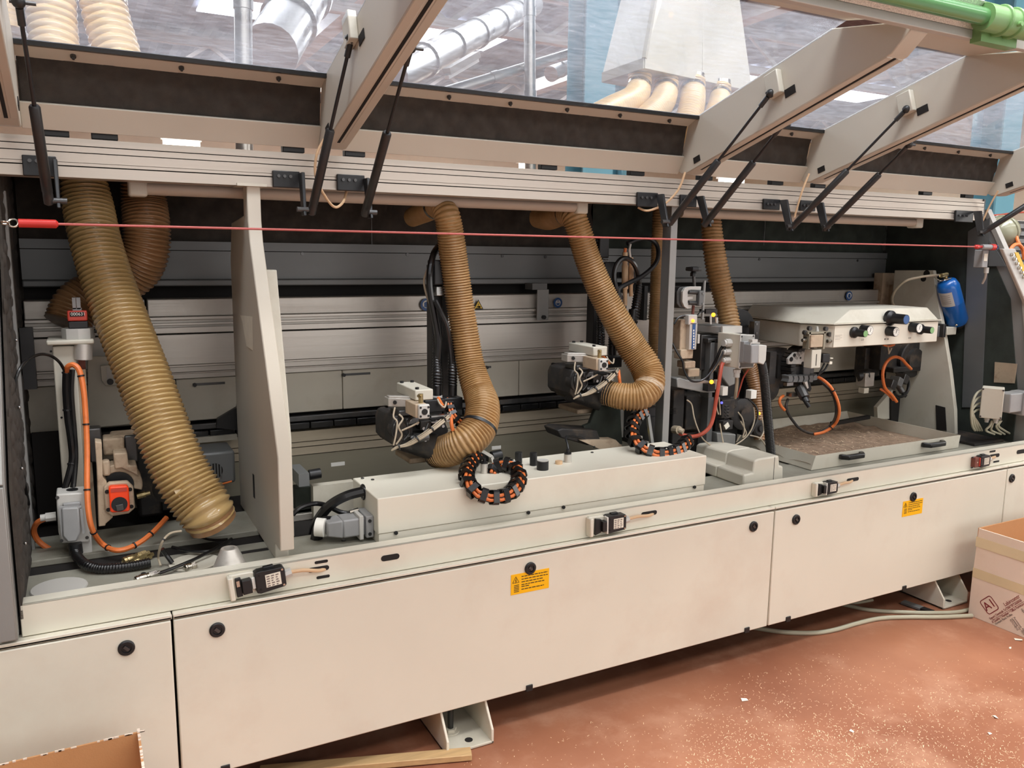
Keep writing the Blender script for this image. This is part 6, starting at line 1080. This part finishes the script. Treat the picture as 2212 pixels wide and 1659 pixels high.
# ================================================================ safety switches on the ledge
def switch(cx_, cy_, L_, lab, holder, key, tilt=0.):
    Y = .03; c = P(cx_, cy_, Y); t = T('safety_switch', lab, 'safety switch', c-V((0, 0, .025)), 'safety switches on the ledge'); s = wpx(c, L_)/.150
    u = V((math.cos(tilt), 0, math.sin(tilt))); v = V((-math.sin(tilt), 0, math.cos(tilt))); Q = lambda a, b, d=0: c+u*a*s+v*b*s+V((0, -d*s, 0))
    def plate(pts, d0, d1, nm, mt, par=t, bev=.0015): return M().prism([Q(a, b, d0) for a, b in pts], (0, -(d1-d0)*s, 0)).obj(nm, mt, par, bev=bev)
    bd = plate([(-.012, -.024), (-.004, -.027), (.052, -.024), (.056, -.020), (.056, .020), (.052, .024), (-.004, .027), (-.012, .024)], 0, .026, 'housing', 'black')
    plate([(.010, -.030), (.034, -.030), (.034, .030), (.010, .030)], .002, .014, 'side_rib', 'black', bd)
    lb_ = plate([(.010, -.0155), (.045, -.0155), (.045, .0155), (.010, .0155)], .0262, .0268, 'type_label', 'paper', bd, 0)
    m = M()
    for k in range(5):
        for j in range(3): a0 = .0125+j*.0105; b0 = .012-k*.0058; m.prism([Q(a0, b0, .027), Q(a0+.007-(k*j % 3)*.0015, b0, .027), Q(a0+.007-(k*j % 3)*.0015, b0-.0026, .027), Q(a0, b0-.0026, .027)], (0, -.0003, 0))
    m.obj('label_print', 'ink_grey', lb_)
    for a, b in ((.050, .019), (.050, -.019), (-.003, .017), (-.003, -.017)): q = Q(a, b, .026); M().cyl(q, q+V((0, -.0012*s, 0)), .0026*s, n=10).obj('screw', 'nickel' if a > 0 else 'slot_dark', bd)
    if holder:
        plate([(-.068, -.030), (-.020, -.026), (-.012, -.024), (-.012, .024), (-.020, .027), (-.068, .030)], 0, .012, 'actuator_bracket', 'cream', t, .003); plate([(-.072, -.028), (-.060, -.028), (-.060, .028), (-.072, .028)], .0, .026, 'bracket_flange', 'cream', t, .003)
    if key == 'open':
        plate([(-.056, -.024), (-.043, -.024), (-.043, .022), (-.056, .022)], .013, .02, 'actuator_key', 'black'); plate([(-.043, -.018), (-.022, -.018), (-.022, .016), (-.043, .016)], .013, .030, 'actuator_head', 'black'); plate([(-.020, -.014), (-.012, -.014), (-.012, .014), (-.020, .014)], .012, .02, 'white_insert', 'white'); plate([(-.054, .002), (-.047, .002), (-.047, .016), (-.054, .016)], .0205, .022, 'key_hole', 'nickel', t, 0)
    elif key == 'boxed':
        plate([(-.052, -.026), (-.030, -.020), (-.030, .020), (-.050, .024)], .012, .022, 'actuator_key', 'black'); plate([(-.032, -.017), (-.017, -.017), (-.017, .015), (-.032, .015)], .012, .032, 'actuator_head', 'black'); plate([(-.016, -.026), (-.011, -.026), (-.011, .026), (-.016, .026)], .012, .030, 'white_edge', 'white')
    else:
        plate([(-.046, -.022), (-.014, -.022), (-.014, .022), (-.046, .022)], 0, .02, 'switch_head', 'tape_brown'); plate([(-.018, -.02), (-.012, -.02), (-.012, .02), (-.018, .02)], .005, .024, 'red_edge', 'red_counter'); q = Q(-.03, 0, .02); M().cyl(q, q+V((0, -.001, 0)), .004*s, n=10).obj('center_screw', 'nickel', t)
        for b in (-.024, .024): M().cyl(Q(-.055, b, .01), Q(-.045, b, .01), .003*s, n=8).obj('pin', 'black', t)
    M().cyl(Q(.056, 0, .013), Q(.072, .002, .013), .011*s, n=8).obj('cable_gland', 'grey_light', t)
    return t, Q
t, Q = switch(560, 1250, 138, 'black safety switch in a cream bracket at the left end of the ledge', True, 'open', .10)
def scable(Q, end, lab):
    e = P(*end, .032); a = Q(.070, .002, .013); m = M(); pts = [V(q) for q in cr([tuple(a), tuple(a.lerp(e, .35)+V((0, -.006, .004))), tuple(a.lerp(e, .75)+V((0, -.004, -.001))), tuple(e+V((0, .004, 0)))], 8)]; m.tube(pts, .0048, 10); tag(m.obj('switch_cable', 'beige_cable'), lab, 'cable', 'cables of the safety switches')
scable(Q, (706, 1229), 'beige cable from the left safety switch into the ledge slot')
t, Q = switch(1309, 1128, 108, 'black safety switch with boxed white bracket in the middle of the ledge', True, 'boxed', .02); scable(Q, (1414, 1109), 'beige cable from the middle safety switch')
t, Q = switch(1779, 1052, 78, 'black safety switch with white bracket right of the stepped cover', True, 'boxed', .0); scable(Q, (1843, 1037), 'beige cable from the safety switch below the tray')
t, Q = switch(2111, 995, 72, 'black safety switch with red head at the right end of the ledge', False, 'red', .02); scable(Q, (2150, 985), 'short cable of the red headed safety switch')
# ================================================================ signs on the pressure beam
YG_ = .79
def disc(px, py, r, lab, kind):
    c = P(px, py, YG_); rr = wpx(c, r); t = T('safety_sign', lab, 'sign', c-V((0, 0, rr)), 'round blue signs'); M().cyl(c+V((0, -.001, 0)), c, rr, n=32).obj('disc', 'sign_blue', t); e = V((0, -.0016, 0)); m = M()
    m.torus(c+e, (0, 1, 0), rr*.52, rr*.05, n=24, m=6)
    if kind == 'ear':
        for s in (-1, 1): m.obox(c+e+V((s*rr*.52, 0, -rr*.05)), (rr*.10, 0, 0), (0, .0005, 0), (0, 0, rr*.22))
        m.torus(c+e, (0, 1, 0), rr*.62, rr*.06, pi, 2*pi, 14, 6, ref=(1, 0, 0))
    else:
        for s in (-1, 1): m.torus(c+e+V((s*rr*.23, 0, rr*.12)), (0, 1, 0), rr*.17, rr*.06, n=14, m=6)
        m.obox(c+e+V((0, 0, rr*.12)), (rr*.12, 0, 0), (0, .0005, 0), (0, 0, rr*.04))
    m.obj('pictogram', 'white', t); return t
disc(921, 658, 13.5, 'round blue ear protection sign half behind the spiral cable', 'ear'); disc(1205, 654, 11, 'round blue goggles sign right of the hanging clamp bracket', 'eye'); disc(1834, 639, 10, 'round blue sign above the control cabinet', 'ear')
c = P(1033, 661, YG_); rr = wpx(c, 14); t = T('hazard_sign', 'yellow triangular hand crushing warning sign on the pressure beam', 'sign', c-V((0, 0, rr*.5)))
tr = lambda k, o: [c+V((0, o, 0))+V((math.cos(q), 0, math.sin(q)))*rr*k for q in (pi/2, pi*7/6, pi*11/6)]
M().prism(tr(1, 0), (0, -.001, 0)).obj('black_border', 'ink', t); M().prism(tr(.78, -.001), (0, -.0006, 0)).obj('yellow_field', 'sign_yellow', t)
m = M(); e = c+V((0, -.002, -rr*.12)); m.obox(e+V((rr*.05, 0, -.0)), (rr*.30, 0, 0), (0, .0004, 0), (0, 0, rr*.07)).obox(e+V((rr*.15, 0, -rr*.02)), (rr*.18, 0, 0), (0, .0004, 0), (0, 0, rr*.12)).obox(e+V((-rr*.05, 0, -rr*.24)), (rr*.4, 0, 0), (0, .0004, 0), (0, 0, rr*.05)).obox(e+V((-rr*.02, 0, rr*.3)), (rr*.03, 0, 0), (0, .0004, 0), (0, 0, rr*.16)); m.obj('hand_symbol', 'ink', t)
t = T('clamp_bracket', 'grey sheet clamp bracket hanging over the pressure beam', 'bracket', P(1172, 692, .77)); m = M(); m.bp(1160, 625, 1186, 692, .768, .006); m.obj('tongue', 'post_grey', t, bev=.002); m = M(); m.bp(1150, 612, 1182, 626, .77, .06); m.obj('hook_block', 'grey_panel', t); c = P(1173, 685, .768); M().cyl(c, c+V((0, -.012, 0)), .008, n=12).obj('bolt', 'black', t)
# ================================================================ feet, cartons and floor litter
def foot(px, py, px2, lab, Yf=-.03):
    a = PZ(px, py, 0); b = PZ(px2, py-(px2-px)*.33, 0); x0, x1 = a.x, a.x+(.15 if px < 1500 else .16); y0 = a.y; th = .008; t = T('levelling_bracket', lab, 'bracket', ((x0+x1)/2, y0+.1, 0), 'levelling brackets')
    pr = [(y0, .002), (y0, .045), (y0+.055, .118), (y0+.075, .16), (.30, .16), (.30, .002)]
    for x in (x0, x1-th): M().prism([V((x, y, z)) for y, z in pr], (th, 0, 0)).obj('side_plate', 'cream', t, bev=.002)
    M().box(x0, x1, y0, .30, .002, .010).obj('base_plate', 'cream_in', t, bev=.002); M().box(x0, x1, .29, .30, .01, .16).obj('rear_plate', 'cream_in', t)
    M().cyl((x0+.055, y0+.10, .01), (x0+.055, y0+.10, .022), .018, n=6).cyl((x0+.055, y0+.10, .01), (x0+.055, y0+.10, .013), .026, n=18).obj('lock_nut', 'cream_in', t); M().cyl((x0+.055, y0+.10, .02), (x0+.055, y0+.10, .15), .009, n=14).obj('levelling_screw', 'rubber', t)
    M().cyl((x0+.085, y0+.035, .0101), (x0+.085, y0+.035, .0107), .012, n=18).obj('anchor_hole', 'slot_dark', t)
foot(965, 1636, 1070, 'cream steel foot with levelling screw under the long middle panel'); foot(2037, 1318, 2088, 'cream steel foot under the right panel beside the white carton')
t = T('carton', 'white corrugated carton with dark red A1 print at the right edge', 'carton', (3.4, -.45, 0)); X0, X1, Ya, Yz, HB = 3.10, 3.75, -.80, -.098, .366; zf = .168; tc_ = .006
M().box(X0, X0+tc_, Ya, Yz, .001, zf).obj('side_panel', 'card_white', t); M().prism([V((X0+.001, y, z)) for y, z in ((Ya, zf+.001), (Yz, zf+.001), (Yz-.006, HB), (Ya, HB))], (tc_, 0, 0)).obj('upper_flap', 'card_white', t)
M().box(X0+tc_, X1, Yz-tc_, Yz, .001, HB).obj('back_panel', 'cardboard', t); M().box(X1-tc_, X1, Ya, Yz-tc_, .001, HB).obj('far_panel', 'cardboard', t); M().box(X0+tc_, X1-tc_, Ya, Ya+tc_, .001, HB).obj('near_panel', 'cardboard', t); M().box(X0+tc_, X1-tc_, Ya+tc_, Yz-tc_, .001, .008).obj('bottom_panel', 'cardboard', t)
M().box(X0+tc_+.001, X0+tc_+.003, Ya, Yz-.01, .17, HB-.002).obj('flap_lining', 'cardboard', t)
tp = M().box(X0-.0008, X0, Ya, Yz, zf-.004, zf+.034).obj('tape', 'tape', t); M().box(X0-.0006, X0+.0006, Ya, Yz, HB-.075, HB-.035).obj('tape', 'tape', t)
side_ = [c_ for c_ in t.children if c_.name.startswith('side_panel')][0]
ang = math.radians(48); px_ = lambda p: PX(*p, X0-.0006); rx = V((0, -math.cos(ang), math.sin(ang))); ry = V((0, math.sin(ang), math.cos(ang)))
cc = px_((2137, 1307)); m = M(); hwid, hh_ = .028, .028
loopo = [];
for qx, qy, a0 in ((1, 1, 0), (-1, 1, pi/2), (-1, -1, pi), (1, -1, 1.5*pi)):
    for k in range(5): q = a0+k*pi/8; loopo.append((qx*(hwid-.009)+.009*math.cos(q), qy*(hh_-.009)+.009*math.sin(q)))
for i in range(len(loopo)):
    p_, q_ = loopo[i], loopo[(i+1) % len(loopo)]; m.beam(cc+rx*p_[0]+ry*p_[1], cc+rx*q_[0]+ry*q_[1], .0004, .003, ry if abs(p_[0]-q_[0]) > abs(p_[1]-q_[1]) else rx)
m.obj('logo_frame', 'ink_red', side_)
text('A1', 'logo_text', side_, cc, rx, ry, .046, 'ink_red', .0003, 'CENTER')
o0 = px_((2167, 1306)); 
text('Labircomtr', 'print_line', side_, px_((2169, 1307)), rx, ry, .021, 'ink_red', .0002, fit=.078); m = M(); p0 = px_((2171, 1314)); m.beam(p0, p0+rx*.08, .0004, .0012, ry); p1 = px_((2143, 1340)); m.beam(p1, p1+rx*.165, .0004, .0012, ry); m.obj('print_rule', 'ink_red', side_)
for s, p, z, ft in (('Export Chemicals To Over 50 Countries', (2138, 1337), .0135, .165), ('A Quality 1 Number \u2022 Office Furniture', (2143, 1344.5), .0135, .165), ('Furniture Plastic Profiles', (2150, 1348), .012, .088)): text(s, 'print_line', side_, px_(p), rx, ry, z, 'ink_red' if z > .013 else 'ink_grey', .0002, fit=ft)
rx2 = -ry; ry2 = rx
for s, p, ft in (('Furniture Panels', (2190, 1333), .075), ('Laminate For MDF', (2186, 1335), .07), ('KITCHENS', (2182, 1338), .045), ('HDF PARTICLE', (2206, 1315), .06)): text(s, 'print_line', side_, px_(p), rx2, ry2, .0115, 'ink_grey', .0002, fit=ft)
t = T('carton', 'open brown cardboard carton at the bottom left corner', 'carton', (-.25, -.4, 0)); X1, Ya, Yz, HB = .057, -.75, -.134, .36; X0 = -.62; tc_ = .005
M().box(X0, X1, Yz-tc_, Yz, .001, HB).obj('back_panel', 'cardboard', t); M().box(X1-tc_, X1, Ya, Yz-tc_, .001, HB).obj('side_panel', 'cardboard', t); M().box(X0, X0+tc_, Ya, Yz-tc_, .001, HB).obj('side_panel', 'cardboard', t); M().box(X0+tc_, X1-tc_, Ya, Ya+tc_, .001, HB).obj('near_panel', 'cardboard', t); M().box(X0+tc_, X1-tc_, Ya+tc_, Yz-tc_, .001, .006).obj('bottom_panel', 'cardboard', t)
m = M(); r = random.Random(2)
for i in range(70): x = r.uniform(X0, X1); m.box(x, x+r.uniform(.004, .014), Yz-tc_-.0006, Yz-.002, HB-.001, HB+r.uniform(.0005, .0025))
for i in range(50): y = r.uniform(Ya, Yz); m.box(X1-tc_, X1+.0005, y, y+r.uniform(.004, .014), HB-.001, HB+r.uniform(.0005, .003))
m.obj('torn_edge', 'card_white', t, kind='stuff')
a, b = PZ(560, 1668, .012), PZ(1018, 1628, .012); tag(M().beam(a, b, .04, .018).obj('wood_lath', 'wood', None, bev=.002), 'pale wooden lath lying on the floor under the machine', 'lath')
def fcable(lab, pp, r, mat='grey_cable'):
    pts = [V(q) for q in cr([tuple(PZ(x, y, r)) for x, y in pp], 8)]; tag(M().tube(pts, r, 9).obj('floor_cable', mat), lab, 'cable', 'grey cables on the floor')
fcable('grey cable sweeping in a wide bow over the red floor', [(1600, 1350), (1640, 1358), (1700, 1366), (1760, 1367), (1805, 1360), (1850, 1347), (1900, 1336), (1960, 1333), (2030, 1333), (2100, 1330)], .0085)
fcable('grey cable lying behind the wide bow under the machine', [(1780, 1296), (1830, 1308), (1880, 1318), (1940, 1322), (2010, 1324), (2070, 1322), (2110, 1312)], .008); fcable('thin pale cable stub deep under the machine', [(1820, 1300), (1850, 1302), (1885, 1296)], .006)
a = PZ(1950, 1300, .008); b = PZ(1990, 1314, .008); tag(M().beam(a, b, .035, .008).obj('plastic_scrap', 'grey_panel'), 'grey strip of plastic under the machine near the right foot', 'scrap'); tag(M().beam(b+(b-a)*.05, b+(b-a)*.6, .03, .010).obj('rubber_scrap', 'black'), 'black strip beside the grey plastic strip under the machine', 'scrap')
for i, (px, py, s, lab) in enumerate(((1608, 1512, 15, 'largest white scrap lying alone on the red floor'), (2150, 1549, 12, 'white scrap near the lower right of the floor'), (2200, 1382, 16, 'pale scrap tucked against the white carton'), (2182, 1400, 7, 'small pale scrap in front of the white carton'), (1840, 1580, 9, 'thin white scrap in the middle of the shavings'), (2138, 1585, 9, 'folded white scrap among the lower right shavings'))):
    c = PZ(px, py, .0015); w_ = wpx(c, s)/2; u = V((math.cos(i*1.3-.3), math.sin(i*1.3-.3), 0))*w_; v = V((-u.y, u.x, 0))*.6; M_ = M().prism([c-u-v, c+u-v*.8, c+u*.9+v, c-u*.85+v*.9+V((0, 0, .003))], (0, 0, .0012)); tag(M_.obj('paper_scrap', 'paper'), lab, 'scrap', 'white scraps on the floor')
m = M(); r = random.Random(4)
for i in range(3000):
    if i % 3: px, py = r.uniform(1480, 2240), 1400+260*math.sqrt(r.random())
    else: q = r.choice(((1790, 1590, 60), (1870, 1620, 90), (1700, 1450, 90), (2000, 1560, 120), (1560, 1600, 120), (2080, 1500, 110))); px, py = r.gauss(q[0], q[2]), r.gauss(q[1], q[2]*.4)
    if i > 2800: px, py = r.uniform(1000, 1600), r.uniform(1560, 1665)
    c = PZ(px, py, .001)
    if c.y > -.06 or c.x > 3.08 or py < 1405: continue
    a = r.uniform(0, 2*pi); l = abs(r.gauss(.0014, .0017))+.0006; u = V((math.cos(a), math.sin(a), r.uniform(0, .35)))*l; v = V((-math.sin(a), math.cos(a), 0))*r.uniform(.0003, .0008); h = V((0, 0, r.uniform(.0005, .0025)))
    m.add([c-u-v, c-v+h, c+u-v, c+u+v, c+v+h, c-u+v], [(0, 1, 4, 5), (1, 2, 3, 4)])
tag(m.obj('wood_shavings', 'shaving', None, kind='stuff'), 'fine pale wood shavings scattered on the red floor', 'shavings')
# ================================================================ beyond the right end of the machine
t = T('button_console', 'grey white control console with a row of chrome push buttons at the right edge', 'console', P(2200, 700, .3))
q = [P(*p, .12) for p in ((2166, 537), (2194, 537), (2262, 700), (2236, 700))]; M().prism(q, (0, .018, 0)).obj('housing', 'grey_light', t, bev=.004)
for i in range(6): c = P(2184+i*5.2, 550+i*9.6, .12); M().lathe(c, (0, -1, 0), [(.0075, 0), (.0075, .006), (.0055, .007), (.0055, .012), (0, .0125)], 14).obj('push_button', 'nickel', t)
m = M(); m.prism([P(*p, .118) for p in ((2192, 545), (2200, 545), (2260, 685), (2250, 685))], (0, .002, 0)); m.obj('legend_strip', 'sign_yellow', t)
c = P(2166, 500, .75); t = T('air_vessel', 'round olive grey air vessel outside the right end wall', 'vessel', c-V((0, 0, .07))); M().ball(c, wpx(c, 34), 28).obj('shell', 'sphere_grey', t, ang=60); M().torus(c, (1, 0, .3), wpx(c, 34), .006, n=28).obj('weld_band', 'sphere_grey', t)
t = T('side_motor', 'dark ribbed motor housing at the right edge behind the vessel', 'motor', P(2200, 560, 1.0)); m = M(); m.bp(2185, 480, 2260, 600, 1.0, .3); m.obj('housing', 'black_dusty', t)
for i in range(7): m = M(); m.bp(2184, 486+i*16, 2262, 492+i*16, .98, .02); m.obj('cooling_fin', 'steel_dark', t)
for i, (pp, lab) in enumerate((([(2202, 498, .7), (2196, 508, .68), (2199, 522, .66), (2208, 538, .64), (2215, 556, .64)], 'upper'), ([(2182, 540, .6), (2190, 530, .6), (2200, 528, .6), (2209, 538, .6), (2212, 560, .6)], 'lower'))): wire('power_cable', '%s orange cable beside the push button console' % lab, pp, .009, 'orange')
m = M(); m.bp(2170, 478, 2230, 488, 1.2, .1); tag(m.obj('shelf_rail', 'steel'), 'steel rail behind the round air vessel', 'rail'); wire('wall_cable', 'thin red cable hanging in front of the cream wall', [(2132, 466, 1.5), (2160, 464, 1.5), (2190, 460, 1.5), (2222, 458, 1.5)], .006, 'red_cable')
